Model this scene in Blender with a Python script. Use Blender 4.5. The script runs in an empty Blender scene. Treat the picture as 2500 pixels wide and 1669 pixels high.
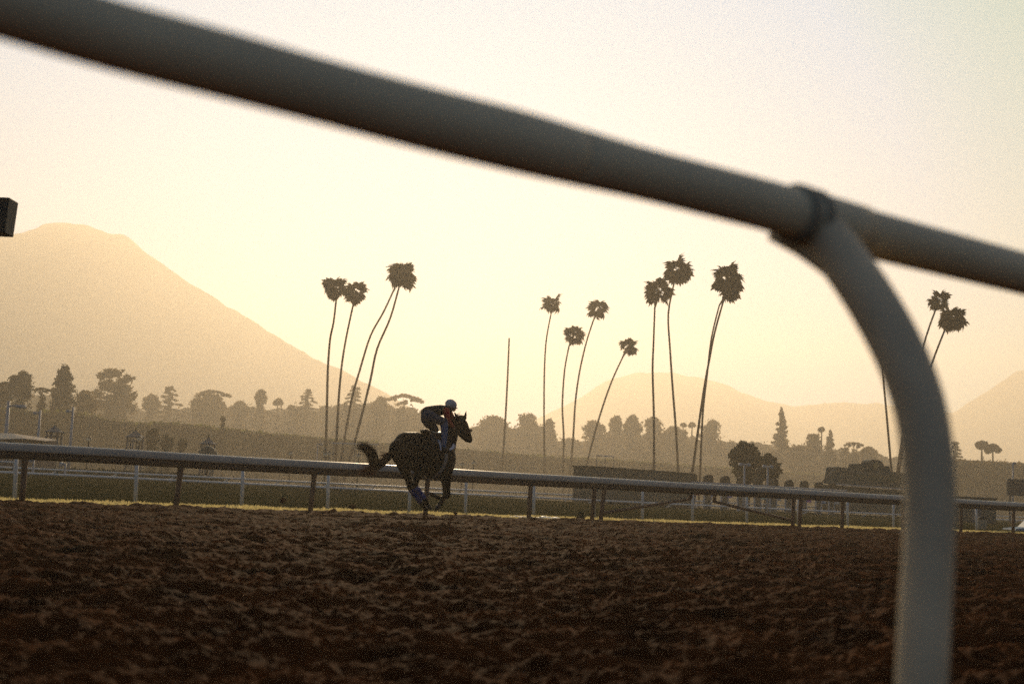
import bpy, bmesh, math, random
import numpy as np
from mathutils import Vector, Matrix, noise

# ------------------------------------------------------------------ camera
SC = bpy.context.scene
COL = SC.collection
PITCH = math.radians(6.1); ROLL = math.radians(2.63)
FPX = 3472.0                       # focal length in pixels of a 2500 px wide frame (50 mm)
CAMZ = 0.58
_cF = Vector((0, math.cos(PITCH), math.sin(PITCH)))
_R0 = Vector((1, 0, 0)); _U0 = Vector((0, -math.sin(PITCH), math.cos(PITCH)))
_cR = _R0*math.cos(ROLL) + _U0*math.sin(ROLL)
_cU = _U0*math.cos(ROLL) - _R0*math.sin(ROLL)
cam_data = bpy.data.cameras.new('camera')
cam = bpy.data.objects.new('camera', cam_data); COL.objects.link(cam)
cam.matrix_world = Matrix(((_cR.x, _cU.x, -_cF.x, 0), (_cR.y, _cU.y, -_cF.y, 0), (_cR.z, _cU.z, -_cF.z, CAMZ), (0, 0, 0, 1)))
cam_data.lens = 50; cam_data.sensor_width = 36
cam_data.clip_start = 0.1; cam_data.clip_end = 6000
cam_data.dof.use_dof = True; cam_data.dof.focus_distance = 30; cam_data.dof.aperture_fstop = 2.9
SC.camera = cam

# ------------------------------------------------------------------ world, sun, exposure
SUN_EL = math.radians(14.0); SUN_AZ = math.radians(-3.0)
world = bpy.data.worlds.new('World'); SC.world = world; world.use_nodes = True
_nt = world.node_tree; _nt.nodes.clear()
_sky = _nt.nodes.new('ShaderNodeTexSky'); _sky.sky_type = 'NISHITA'; _sky.sun_disc = False
_sky.sun_elevation = SUN_EL; _sky.sun_rotation = SUN_AZ
_sky.air_density = 1.0; _sky.dust_density = 3.0; _sky.altitude = 100
_mn = _nt.nodes.new('ShaderNodeMix'); _mn.data_type = 'RGBA'; _mn.blend_type = 'DARKEN'; _mn.inputs['Factor'].default_value = 1
_tn = _nt.nodes.new('ShaderNodeMix'); _tn.data_type = 'RGBA'; _tn.blend_type = 'MULTIPLY'; _tn.inputs['Factor'].default_value = 1
_tn.inputs['B'].default_value = (0.63, 0.63, 0.67, 1)                 # scales the whole sky down, blue slightly less
_nt.links.new(_sky.outputs['Color'], _tn.inputs['A'])
_nt.links.new(_tn.outputs['Result'], _mn.inputs['A']); _mn.inputs['B'].default_value = (2.3, 5.3, 8.8, 1)
_bg = _nt.nodes.new('ShaderNodeBackground'); _bg.inputs['Strength'].default_value = 0.1
_nt.links.new(_mn.outputs['Result'], _bg.inputs['Color'])
_wo = _nt.nodes.new('ShaderNodeOutputWorld'); _nt.links.new(_bg.outputs[0], _wo.inputs['Surface'])

sun_data = bpy.data.lights.new('sun', 'SUN'); sun_data.energy = 4.5; sun_data.angle = math.radians(0.5)
sun_data.color = (1.0, 0.75, 0.46)
sun = bpy.data.objects.new('sun', sun_data); COL.objects.link(sun)
_sd = Vector((math.sin(SUN_AZ)*math.cos(SUN_EL), math.cos(SUN_AZ)*math.cos(SUN_EL), math.sin(SUN_EL)))
sun.rotation_euler = _sd.to_track_quat('Z', 'Y').to_euler()
sun.location = _sd*100

SC.view_settings.view_transform = 'Standard'; SC.view_settings.look = 'None'
SC.view_settings.exposure = 0.0; SC.view_settings.gamma = 1.0; SC.view_settings.use_curve_mapping = False
SC.render.engine = 'CYCLES'
SC.cycles.max_bounces = 5; SC.cycles.diffuse_bounces = 2; SC.cycles.glossy_bounces = 2
SC.cycles.transmission_bounces = 3; SC.cycles.volume_bounces = 1; SC.cycles.transparent_max_bounces = 4
SC.cycles.caustics_reflective = False; SC.cycles.caustics_refractive = False
SC.cycles.sample_clamp_indirect = 4.0
SC.cycles.use_denoising = False

# ------------------------------------------------------------------ helpers
def ray(px, py):
    return _cF + _cR*((px-1250.0)/FPX) + _cU*((834.5-py)/FPX)
def W(px, py, Y):
    """world point seen at a place of the 2500x1669 frame, Y metres ahead"""
    d = ray(px, py); return Vector((d.x/d.y*Y, Y, CAMZ + d.z/d.y*Y))
def hor(px):
    """height of the eye-level line in the frame at px"""
    return 1150.4 + 0.0459*px
def toV(px, py, Y, h=None):
    p = W(px, py, Y)
    if h is not None: p.z = h
    return p

def tag(o, label=None, cat=None, group=None, kind=None):
    if label: o['label'] = label
    if cat: o['category'] = cat
    if group: o['group'] = group
    if kind: o['kind'] = kind
    return o
def empty(name, loc=(0, 0, 0)):
    o = bpy.data.objects.new(name, None); o.location = loc; o.empty_display_size = 0.3
    COL.objects.link(o); return o
def link_mesh(name, me, mat=None, parent=None, smooth=False):
    if mat is not None and len(me.materials) == 0: me.materials.append(mat)
    if smooth and len(me.polygons):
        me.polygons.foreach_set('use_smooth', [True]*len(me.polygons))
    o = bpy.data.objects.new(name, me); COL.objects.link(o)
    if parent is not None:
        o.parent = parent
        o.matrix_parent_inverse = Matrix.Translation(-Vector(parent.location))
    return o
def bm_obj(name, bm, mat, parent=None, smooth=False):
    me = bpy.data.meshes.new(name); bm.to_mesh(me); bm.free()
    return link_mesh(name, me, mat, parent, smooth)
def np_mesh(name, V, F):
    """V (n,3), F (m,k) same size faces"""
    me = bpy.data.meshes.new(name); V = np.asarray(V, dtype=np.float32); F = np.asarray(F, dtype=np.int32)
    k = F.shape[1]
    me.vertices.add(len(V)); me.vertices.foreach_set('co', V.ravel())
    me.loops.add(F.size); me.loops.foreach_set('vertex_index', F.ravel())
    me.polygons.add(len(F)); me.polygons.foreach_set('loop_start', np.arange(len(F), dtype=np.int32)*k)
    try: me.polygons.foreach_set('loop_total', np.full(len(F), k, dtype=np.int32))
    except Exception: pass
    me.update(calc_edges=True); return me

def tube(bm, pts, radii, n=10, caps=True, squash=None):
    """swept round tube along points"""
    pts = [Vector(p) for p in pts]
    if not isinstance(radii, (list, tuple)): radii = [radii]*len(pts)
    rings = []; up0 = None
    for i, p in enumerate(pts):
        d = (pts[min(i+1, len(pts)-1)] - pts[max(i-1, 0)]).normalized()
        if up0 is None:
            up0 = Vector((0, 0, 1)) if abs(d.z) < 0.9 else Vector((1, 0, 0))
        a = d.cross(up0).normalized(); b = a.cross(d).normalized(); up0 = b
        rings.append([bm.verts.new(p + a*math.cos(t)*radii[i] + b*math.sin(t)*radii[i]) for t in [2*math.pi*k/n for k in range(n)]])
    for r0, r1 in zip(rings, rings[1:]):
        for k in range(n):
            bm.faces.new((r0[k], r0[(k+1) % n], r1[(k+1) % n], r1[k]))
    if caps:
        bm.faces.new(rings[0][::-1]); bm.faces.new(rings[-1])
    return rings
def box(bm, c, size, ax=None, bevel=0.0):
    """box centred at c, size (x,y,z), ax = (vx,vy,vz) axes"""
    ax = ax or (Vector((1, 0, 0)), Vector((0, 1, 0)), Vector((0, 0, 1)))
    c = Vector(c); vs = []
    for sx, sy, sz in ((-1,-1,-1),(1,-1,-1),(1,1,-1),(-1,1,-1),(-1,-1,1),(1,-1,1),(1,1,1),(-1,1,1)):
        vs.append(bm.verts.new(c + ax[0]*sx*size[0]/2 + ax[1]*sy*size[1]/2 + ax[2]*sz*size[2]/2))
    fs = [bm.faces.new([vs[i] for i in f]) for f in ((0,3,2,1),(4,5,6,7),(0,1,5,4),(1,2,6,5),(2,3,7,6),(3,0,4,7))]
    if bevel > 0:
        es = {e for f in fs for e in f.edges}
        bmesh.ops.bevel(bm, geom=list(es), offset=bevel, segments=2, affect='EDGES', profile=0.5)
def extrude_profile(bm, prof, pts, side, up=Vector((0, 0, 1))):
    """prof: list of (a,b) in side/up axes, swept along pts"""
    rings = [[bm.verts.new(Vector(p) + side*a + up*b) for a, b in prof] for p in pts]
    n = len(prof)
    for r0, r1 in zip(rings, rings[1:]):
        for k in range(n): bm.faces.new((r0[k], r0[(k+1) % n], r1[(k+1) % n], r1[k]))
    bm.faces.new(rings[0][::-1]); bm.faces.new(rings[-1])

_M = {}
def mat(name, col, rough=0.7, metal=0.0, var=0.0, vscale=5.0, col2=None, bump=0.0, bscale=30.0, spec=0.5, transl=0.0, coat=0.0, detail=4.0, tint=None):
    """procedural material: base colour broken by noise, optional bump and translucency"""
    if name in _M: return _M[name]
    m = bpy.data.materials.new(name); m.use_nodes = True; nt = m.node_tree
    b = nt.nodes['Principled BSDF']
    b.inputs['Roughness'].default_value = rough; b.inputs['Metallic'].default_value = metal
    b.inputs['Specular IOR Level'].default_value = spec; b.inputs['Coat Weight'].default_value = coat
    tc = nt.nodes.new('ShaderNodeTexCoord')
    nz = nt.nodes.new('ShaderNodeTexNoise'); nz.inputs['Scale'].default_value = vscale; nz.inputs['Detail'].default_value = detail
    if tint: b.inputs['Specular Tint'].default_value = (*tint, 1)
    nt.links.new(tc.outputs['Object'], nz.inputs['Vector'])
    rp = nt.nodes.new('ShaderNodeValToRGB'); rp.color_ramp.elements[0].position = 0.3; rp.color_ramp.elements[1].position = 0.7
    c = Vector(col[:3]); c2 = Vector(col2[:3]) if col2 else c*(1-var)
    rp.color_ramp.elements[0].color = (*c2, 1); rp.color_ramp.elements[1].color = (*c, 1)
    nt.links.new(nz.outputs['Fac'], rp.inputs['Fac']); nt.links.new(rp.outputs['Color'], b.inputs['Base Color'])
    if bump > 0:
        n2 = nt.nodes.new('ShaderNodeTexNoise'); n2.inputs['Scale'].default_value = bscale; n2.inputs['Detail'].default_value = 6
        nt.links.new(tc.outputs['Object'], n2.inputs['Vector'])
        bp = nt.nodes.new('ShaderNodeBump'); bp.inputs['Strength'].default_value = bump; bp.inputs['Distance'].default_value = 0.02
        nt.links.new(n2.outputs['Fac'], bp.inputs['Height']); nt.links.new(bp.outputs[0], b.inputs['Normal'])
    if transl > 0:
        tr = nt.nodes.new('ShaderNodeBsdfTranslucent'); nt.links.new(rp.outputs['Color'], tr.inputs['Color'])
        mx = nt.nodes.new('ShaderNodeMixShader'); mx.inputs[0].default_value = transl
        out = nt.nodes['Material Output']
        nt.links.new(b.outputs[0], mx.inputs[1]); nt.links.new(tr.outputs[0], mx.inputs[2]); nt.links.new(mx.outputs[0], out.inputs['Surface'])
    _M[name] = m; return m

def perlin2(x, y, seed=0):
    rng = np.random.RandomState(seed); perm = rng.permutation(512); ang = rng.rand(512)*2*np.pi
    gx, gy = np.cos(ang), np.sin(ang)
    xi = np.floor(x).astype(np.int64); yi = np.floor(y).astype(np.int64); xf = x-xi; yf = y-yi
    u = xf*xf*xf*(xf*(xf*6-15)+10); v = yf*yf*yf*(yf*(yf*6-15)+10)
    def g(ix, iy, dx, dy):
        h = perm[(perm[ix % 512]+iy) % 512]; return gx[h]*dx+gy[h]*dy
    a = g(xi, yi, xf, yf); b = g(xi+1, yi, xf-1, yf); c = g(xi, yi+1, xf, yf-1); d = g(xi+1, yi+1, xf-1, yf-1)
    return (a+(b-a)*u)*(1-v) + (c+(d-c)*u)*v

# ------------------------------------------------------------------ the rail direction and the ground
XV = 5306.0                                   # where all rails of the straight meet on the eye-level line
def zc(z_at_30, px): return z_at_30*(XV-30.0)/(XV-px)
def on_line(z30, px, h):
    """point of the line parallel to the track whose depth is z30 at px=30, at height h"""
    Y = zc(z30, px); p = W(px, hor(px), Y); p.z = h; return p
_a = on_line(25.8, 0, 0); _b = on_line(25.8, 2500, 0)
E = (_b-_a); E.z = 0; E.normalize()           # along the track
N = Vector((-E.y, E.x, 0))                    # across it, away from the camera
UP = Vector((0, 0, 1))
LINE0 = _a.copy()                             # a point below the brown rail
def tdist(p): return (Vector(p)-LINE0).dot(N)
def fence_pt(z30, s, h):
    """s metres along from px=0"""
    p = on_line(z30, 0, h) + E*s; return p

# ------------------------------------------------------------------ haze
HAZE = 0.00076
_bm = bmesh.new(); box(_bm, (200, 1230, 143), (3700, 2740, 288))
_hm = bpy.data.materials.new('haze_air'); _hm.use_nodes = True; _n = _hm.node_tree; _n.nodes.clear()
_pv = _n.nodes.new('ShaderNodeVolumePrincipled'); _pv.inputs['Color'].default_value = (1.0, 0.92, 0.79, 1)
_pv.inputs['Density'].default_value = HAZE; _pv.inputs['Anisotropy'].default_value = 0.54
_o = _n.nodes.new('ShaderNodeOutputMaterial'); _n.links.new(_pv.outputs[0], _o.inputs['Volume'])
haze = bm_obj('haze', _bm, _hm); tag(haze, 'golden morning haze over the whole racecourse', None, None, 'stuff')

# ------------------------------------------------------------------ ground sheets
M_dirt = mat('track_dirt', (0.115, 0.040, 0.012), 0.82, var=0.5, vscale=2.3, col2=(0.028, 0.012, 0.005), bump=0.8, bscale=38, spec=0.004, detail=8, tint=(1.0, 0.62, 0.38))
M_turf = mat('turf', (0.062, 0.055, 0.020), 0.9, vscale=0.5, col2=(0.030, 0.032, 0.012), spec=0.0)
M_infield = mat('infield_grass', (0.10, 0.095, 0.035), 0.9, vscale=0.08, col2=(0.05, 0.055, 0.02), spec=0.1)
def sheet(name, t0, t1, h0, h1, m, s0=-300, s1=700):
    bm = bmesh.new(); n = 40
    A = [bm.verts.new(LINE0 + E*(s0+(s1-s0)*i/n) + N*t0 + UP*h0) for i in range(n+1)]
    B = [bm.verts.new(LINE0 + E*(s0+(s1-s0)*i/n) + N*t1 + UP*h1) for i in range(n+1)]
    for i in range(n): bm.faces.new((A[i], A[i+1], B[i+1], B[i]))
    return tag(bm_obj(name, bm, m), kind='structure')
TW = tdist(on_line(29.2, 0, 0))               # white-post fence, metres beyond the brown rail
TT = tdist(on_line(73.0, 0, 0))               # turf course inner rails
# far ground
_bm = bmesh.new(); _q = [(-1640, -135), (2040, -135), (2040, 2590), (-1640, 2590)]
_v = [_bm.verts.new((x, y, -0.46)) for x, y in _q]; _bm.faces.new(_v)
tag(bm_obj('ground', _bm, M_infield), kind='structure')
# the turf course climbs gently to its crest below the turf rails
TC = tdist(on_line(66.0, 0, 0))
def turf():
    rows = [(TW+0.25, -0.02), (TW+3, 0.03), (TW+0.35*(TC-TW), 0.20), (TW+0.7*(TC-TW), 0.42), (TC-1, 0.545), (TC+1, 0.55), (TC+8, 0.40), (TC+26, -0.44)]
    ss = np.linspace(-300, 700, 160); V = []; 
    for t, h in rows:
        for s in ss: p = LINE0+E*s+N*t; V.append((p.x, p.y, h if h < 0.05 else h*(1-0.55*min(1, max(0, (s-30)/25.0)))))
    n = len(ss); i = np.arange(n-1); F = np.vstack([np.stack([r*n+i, r*n+i+1, (r+1)*n+i+1, (r+1)*n+i], 1) for r in range(len(rows)-1)])
    tag(link_mesh('turf_course', np_mesh('turf_course', V, F), M_turf, None, True), kind='structure')
turf()
_vg = sheet('grass_verge', 0.25, TW+0.26, -0.012, -0.012, mat('verge_soil', (0.13, 0.12, 0.045), 0.9, var=0.4, vscale=2, spec=0.1))

def build_dirt():
    # polar grid about the camera: clods are real relief
    nr, nc = 760, 860
    th = np.radians(np.linspace(-31, 33, nc))
    dirx, diry = np.sin(th), np.cos(th)
    lx, ly = LINE0.x, LINE0.y; nx, ny = N.x, N.y
    tt = 0.30
    R = ((lx*nx+ly*ny)+tt)/(dirx*nx+diry*ny)           # distance to the far edge
    u = np.linspace(0, 1, nr)[:, None]
    r = 2.2*(R[None, :]/2.2)**u
    X = r*dirx[None, :]; Yy = r*diry[None, :]
    Z = np.zeros_like(X)
    # along-track harrow stretching
    S = X*E.x+Yy*E.y; T = X*N.x+Yy*N.y
    Z += 0.030*perlin2(S*1.3, T*1.7, 1)
    Z += 0.085*perlin2(S*2.0+5, T*2.9, 2)
    rg = 1-np.abs(perlin2(S*6.2+9, T*6.9, 3))*2
    Z += 0.034*(rg-0.6)
    Z += 0.024*perlin2(S*9, T*10, 4)
    b = perlin2(S*21, T*22, 5); Z += 0.014*np.maximum(b, 0)*2
    Z += 0.006*perlin2(S*47, T*47, 6)
    # faint harrow furrows and hoof prints
    Z += 0.010*np.sin(T*2*np.pi/0.30+2.5*perlin2(S*0.7, T*0.8, 21))*(0.5+0.5*perlin2(S*0.35, T*0.5, 22))
    rngp = np.random.RandomState(5); nt0 = lx*nx+ly*ny
    for k in range(260):
        ps = rngp.rand()*34-10; pt = nt0-0.6-rngp.rand()*19; rr = 0.07+0.05*rngp.rand()
        m = (np.abs(S-ps) < rr*3) & (np.abs(T-pt) < rr*3)
        if m.any():
            d2 = ((S[m]-ps)**2*0.7+(T[m]-pt)**2)/rr**2; Z[m] += -0.055*np.exp(-d2)+0.030*np.exp(-(np.sqrt(d2)-1.5)**2*4)
    # berm pushed up along the rail
    dist = tt-(T-(lx*nx+ly*ny))
    Z += 0.035*np.exp(-((dist-0.8)/0.7)**2)*(1+1.2*perlin2(S*0.9, T*0+3, 7))
    Z -= 0.08*np.exp(-(dist/0.12)**2)
    V = np.stack([X, Yy, Z], -1).reshape(-1, 3)
    i = np.arange(nr-1)[:, None]*nc + np.arange(nc-1)[None, :]
    F = np.stack([i, i+1, i+nc+1, i+nc], -1).reshape(-1, 4)
    # plain sheet under and around it, for the rest of the track
    k = len(V); a = 0.0
    P = [LINE0+E*s+N*t for s, t in ((-300, 0.28), (-300, -60), (600, -60), (600, 0.28))]
    V = np.vstack([V, [[p.x, p.y, -0.10] for p in P]]); F = np.vstack([F, [[k, k+1, k+2, k+3]]])
    me = np_mesh('dirt_track', V, F)
    return tag(link_mesh('dirt_track', me, M_dirt, None, True), kind='structure')
build_dirt()

# ------------------------------------------------------------------ mountains
def mountain(name, outline, Y, depth, seed, m, label):
    """ridge: outline in frame pixels gives its crest at distance Y; slopes fall to both sides"""
    pts = [W(px, py, Y) for px, py in outline]
    xs = np.array([p.x for p in pts]); zs = np.array([p.z for p in pts])
    nx, ny = 220, 70
    gx = np.linspace(xs[0], xs[-1], nx); gy = np.linspace(-1, 1, ny)
    H = np.interp(gx, xs, zs)
    XX, YY = np.meshgrid(gx, gy)
    f = 1-np.abs(YY)**1.25
    nz = perlin2(XX/60, YY*3+1, seed)*0.22+perlin2(XX/25, YY*8, seed+1)*0.10+perlin2(XX/9, YY*20, seed+2)*0.05
    Z = (H[None, :]+3)*(f + nz*(1-np.exp(-np.abs(YY)*6))*f) - 3
    crest = perlin2(XX/45, YY*0+.5, seed+5)*5+perlin2(XX/16, YY*0+.5, seed+6)*2.2
    Z += crest*f
    Yw = Y + YY*depth + perlin2(XX/80, YY, seed+3)*15
    V = np.stack([XX, Yw, Z], -1).reshape(-1, 3)
    i = np.arange(ny-1)[:, None]*nx + np.arange(nx-1)[None, :]
    F = np.stack([i, i+1, i+nx+1, i+nx], -1).reshape(-1, 4)
    o = link_mesh(name, np_mesh(name, V, F), m, None, True)
    return tag(o, label, None, None, 'structure')
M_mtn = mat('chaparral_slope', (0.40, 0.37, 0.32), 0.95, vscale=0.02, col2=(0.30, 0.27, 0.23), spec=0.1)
mountain('mountain', [(-560, 700), (-300, 640), (-120, 600), (0, 574), (60, 562), (120, 551), (175, 547), (225, 553), (300, 575), (380, 625),
    (460, 685), (540, 735), (620, 785), (700, 835), (800, 890), (900, 940), (1020, 1010), (1150, 1090), (1300, 1160)], 1580, 260, 11, M_mtn,
    'large hazy mountain with a rounded summit at the left')
mountain('mountain', [(1200, 1080), (1380, 985), (1480, 930), (1560, 906), (1640, 905), (1710, 920), (1780, 942), (1860, 975), (1940, 990), (2040, 984),
    (2140, 982), (2240, 1000), (2330, 1010), (2400, 960), (2480, 905), (2560, 890), (2700, 900), (2900, 980), (3200, 1150)], 2300, 230, 31, M_mtn,
    'low pale mountain ridge beyond the trees at the right')

# ------------------------------------------------------------------ rails
M_cap = mat('weathered_white_rail', (0.42, 0.39, 0.34), 0.38, var=0.3, vscale=1.2, bump=0.05, bscale=40)
M_postbrown = mat('rusty_post_paint', (0.22, 0.12, 0.07), 0.6, var=0.5, vscale=4)
M_whitepost = mat('white_post_paint', (0.80, 0.80, 0.80), 0.5, var=0.2, vscale=3)
M_nearrail = mat('near_rail_paint', (0.80, 0.73, 0.53), 0.45, var=0.22, vscale=3.5, bump=0.05, bscale=60)

# the brown rail along the dirt: deep cap on thin posts
brown = empty('rail_fence', fence_pt(25.8, 0, 0))
tag(brown, 'long rail with a deep weathered cap on thin brown posts along the dirt track edge', 'rail fence')
def post_s(z30, px):
    return (on_line(z30, px, 0)-on_line(z30, 0, 0)).dot(E)
beam_prof = [(-0.03, 0.0), (-0.075, 0.02), (-0.085, 0.06), (-0.085, 0.142), (0.07, 0.142), (0.07, 0.0)]
prof = [(-0.082, 0.145), (-0.112, 0.132), (-0.122, 0.150), (-0.112, 0.20), (-0.085, 0.25), (-0.03, 0.285), (0.03, 0.292),
        (0.08, 0.27), (0.115, 0.21), (0.12, 0.15)]
bm = bmesh.new()
ss = np.linspace(-12, 75, 180)
extrude_profile(bm, prof, [fence_pt(25.8, s, 0.80+0.004*math.sin(s*0.9)) for s in ss], N, UP)
bm_obj('rail_cap', bm, M_cap, brown, True)
bm = bmesh.new(); extrude_profile(bm, beam_prof, [fence_pt(25.8, s, 0.80+0.004*math.sin(s*0.9)) for s in ss], N, UP); bm_obj('rail_beam', bm, mat('rusty_beam', (0.10, 0.055, 0.030), 0.7, var=0.5, vscale=2), brown)
def brown_post(px, top=0.82, lean=0.0, px0=None, r=0.055):
    b = on_line(25.8, px, -0.05); t = b + UP*(top+0.05) + E*lean
    bm = bmesh.new(); tube(bm, [b, b+(t-b)*0.5, t-(t-b)*0.06, t], [r, r, r, r*1.25], 10)
    bm_obj('post', bm, M_postbrown, brown, True)
for px, ln in ((59, 0.0), (433, 0.06), (761, 0.05), (1041, 0.02), (1293, 0.02), (1447, 0.05), (1468, 0.09), (1936, 0.02), (1952, 0.05), (2056, 0.03),
               (2205, 0.0), (2346, 0.02), (2473, 0.05)):
    brown_post(px, lean=ln)
def brace(p0, p1, r=0.04):
    bm = bmesh.new(); tube(bm, [p0, p1], r, 8); bm_obj('brace', bm, M_postbrown, brown, True)
def onb(px, py):
    Y = zc(25.8, px); return W(px, py, Y)
brace(onb(1468, 1252), onb(1686, 1217)); brace(onb(1686, 1217), onb(1688, 1198), 0.05)
brace(onb(1744, 1224), onb(1936, 1270)); brace(onb(1744, 1226), onb(1745, 1205), 0.05)

# white-post fence just behind it
white = empty('rail_fence', fence_pt(29.2, 0, 0))
tag(white, 'slim white rail on white posts standing in the grass strip just behind the brown posts', 'rail fence')
bm = bmesh.new(); tube(bm, [fence_pt(29.2, s, 1.02) for s in np.linspace(-12, 80, 60)], 0.05, 10); bm_obj('rail', bm, M_whitepost, white, True)
for px in (-260, 41, 335, 594, 803, 1002, 1139, 1305, 1452, 1570, 1692, 1824, 1950, 2070, 2182, 2290, 2384, 2475):
    b = on_line(29.2, px, -0.02); bm = bmesh.new(); tube(bm, [b, b+UP*0.55-E*0.02, b+UP*1.02-E*0.04], [0.048, 0.042, 0.04], 10)
    bm_obj('post', bm, M_whitepost, white, True)

# the two white turf rails
def goose_fence(z30, hl, hr, lab, every, r, drop, px_first, out):
    f = empty('turf_rail_fence', on_line(z30, 0, 0.3)); tag(f, lab, 'rail fence', None)
    p0 = on_line(z30, -80, hl); p1 = on_line(z30, 2600, hr); L = (p1-p0).length
    bm = bmesh.new(); n = 60; tube(bm, [p0.lerp(p1, i/n) for i in range(n+1)], r, 8); bm_obj('rail', bm, M_whitepost, f, True)
    s = every*0.4
    while s < L:
        t = p0.lerp(p1, s/L); bm = bmesh.new()
        tube(bm, [t, t-UP*0.10+N*out*0.25-E*0.1, t-UP*0.35+N*out-E*0.42, t-UP*1.05+N*out*1.2-E*0.66], [0.035, 0.04, 0.04, 0.04], 6)
        bm_obj('post', bm, M_whitepost, f, True); s += every
goose_fence(67, 0.745, 0.62, 'upper white rail of the turf course with slanting gooseneck posts', 3.1, 0.05, 0, 0, 0.5)
goose_fence(56, 0.53, 0.36, 'lower white rail of the turf course running in front of the upper one', 6.2, 0.05, 0, 0, 0.5)

# near rail passing over the camera with its gooseneck post
def near_z(px): return 7393.0/(XV-px)
def near_c(px):
    x = px; y = 668+0.262*(x-2500) - 0.0000045*(x-1250)**2*0 ; return y
near = empty('near_rail_fence', Vector((W(2262, 1600, 2.1).x, 2.1, 0)))
tag(near, 'out-of-focus painted pipe rail crossing close overhead with a curved gooseneck post', 'rail fence')
# measured centre line: (px, centre y, vertical thickness)
NR = [(-500, -130, 205), (-200, -48, 196), (0, 5, 192), (266, 84, 186), (532, 154, 178), (798, 226, 168), (1040, 290, 166), (1250, 342, 163), (1400, 381, 150),
      (1581, 427, 135), (1874, 502, 131), (2133, 574, 124), (2500, 668, 108), (2800, 747, 98), (3200, 853, 84), (3700, 985, 66), (4200, 1117, 46)]
def catmull(rows, k=6):
    out = []; R = [np.array(r, float) for r in rows]
    for i in range(len(R)-1):
        p0 = R[max(i-1, 0)]; p1 = R[i]; p2 = R[i+1]; p3 = R[min(i+2, len(R)-1)]
        for j in range(k):
            t = j/k; out.append(0.5*((2*p1)+(-p0+p2)*t+(2*p0-5*p1+4*p2-p3)*t*t+(-p0+3*p1-3*p2+p3)*t**3))
    out.append(R[-1]); return out
rows = catmull(NR)
def near_tube(rows, extra=0.0, n=28):
    pts = []; rad = []
    for px, cy, th in rows:
        Y = near_z(px); p = W(px, cy, Y); pts.append(p)
        rad.append(0.5*th*0.962*Y/FPX*1.0+extra)
    bm = bmesh.new(); tube(bm, pts, rad, n); return bm
left = [r for r in rows if r[0] < 1420]; right = [r for r in rows if r[0] > 1395]
o = bm_obj('rail', near_tube(left), M_nearrail, near, True)
o = bm_obj('rail', near_tube(right), M_nearrail, near, True)
# sleeve joint band and clamp
slv = [r for r in rows if 1940 < r[0] < 2110]
def ringband(px0, px1, ex, name):
    cs = []
    for k in range(5):
        px = px0+(px1-px0)*k/4
        arr = np.array(rows); cs.append((px, np.interp(px, arr[:, 0], arr[:, 1]), np.interp(px, arr[:, 0], arr[:, 2])))
    bm_obj(name, near_tube(cs, ex), M_nearrail, near, True)
ringband(1940, 2095, 0.0030, 'sleeve')
ringband(1936, 1953, 0.0075, 'collar'); ringband(1968, 1984, 0.0070, 'collar')
for _o in near.children:
    if _o.name.startswith('collar'): _o.data.materials[0] = mat('dark_collar', (0.30, 0.28, 0.22), 0.6)
# gooseneck post: measured centre line with width
GP = [(1960, 520, 118, 2.23), (2010, 572, 126, 2.22), (2058, 634, 130, 2.20), (2118, 720, 134, 2.17), (2172, 812, 137, 2.15), (2216, 905, 138, 2.13), (2247, 1000, 137, 2.12),
      (2263, 1100, 136, 2.11), (2270, 1200, 134, 2.105), (2268, 1320, 132, 2.10), (2258, 1500, 133, 2.10), (2250, 1669, 133, 2.10), (2232, 2080, 134, 2.10)]
gr = catmull(GP, 5); bm = bmesh.new()
tube(bm, [W(a, b, d) for a, b, c, d in gr], [0.5*c*d/FPX*0.93 for a, b, c, d in gr], 26)
M_post = mat('near_post_paint', (0.88, 0.74, 0.52), 0.5, var=0.35, vscale=5, bump=0.05, bscale=60)
bm_obj('post', bm, M_post, near, True)
bm = bmesh.new()
g2 = catmull([(1882, 575, 26, 2.27), (1925, 588, 46, 2.25), (1975, 606, 66, 2.235), (2030, 650, 60, 2.21)], 4)
tube(bm, [W(a, b, d) for a, b, c, d in g2], [0.5*c*d/FPX for a, b, c, d in g2], 14)
bm_obj('gusset', bm, M_nearrail, near, True)

# ------------------------------------------------------------------ vegetation
GZ = -0.45                                     # level of the infield
M_leafD = mat('dark_foliage', (0.055, 0.062, 0.020), 0.7, vscale=0.6, col2=(0.030, 0.034, 0.014), transl=0.25, spec=0.2)
M_leafM = mat('haze_gilded_foliage', (0.24, 0.14, 0.025), 0.7, vscale=0.6, col2=(0.12, 0.075, 0.018), transl=0.5, spec=0.2)  # golden glow of the haze put into the orange leaf colour
M_leafY = mat('sun_tinted_hedge_top', (0.20, 0.21, 0.035), 0.7, vscale=0.5, col2=(0.13, 0.13, 0.03), transl=0.45, spec=0.2)  # sunlight on the hedge top put into its yellow-green leaf colour
M_bark = mat('bark', (0.11, 0.075, 0.05), 0.9, var=0.5, vscale=3, bump=0.4, bscale=12)
M_palmbark = mat('palm_bark', (0.16, 0.10, 0.06), 0.9, var=0.4, vscale=4, bump=0.3, bscale=10)
M_frond = mat('palm_frond', (0.11, 0.075, 0.022), 0.6, vscale=1.5, col2=(0.05, 0.035, 0.012), transl=0.35, spec=0.3)

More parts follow.
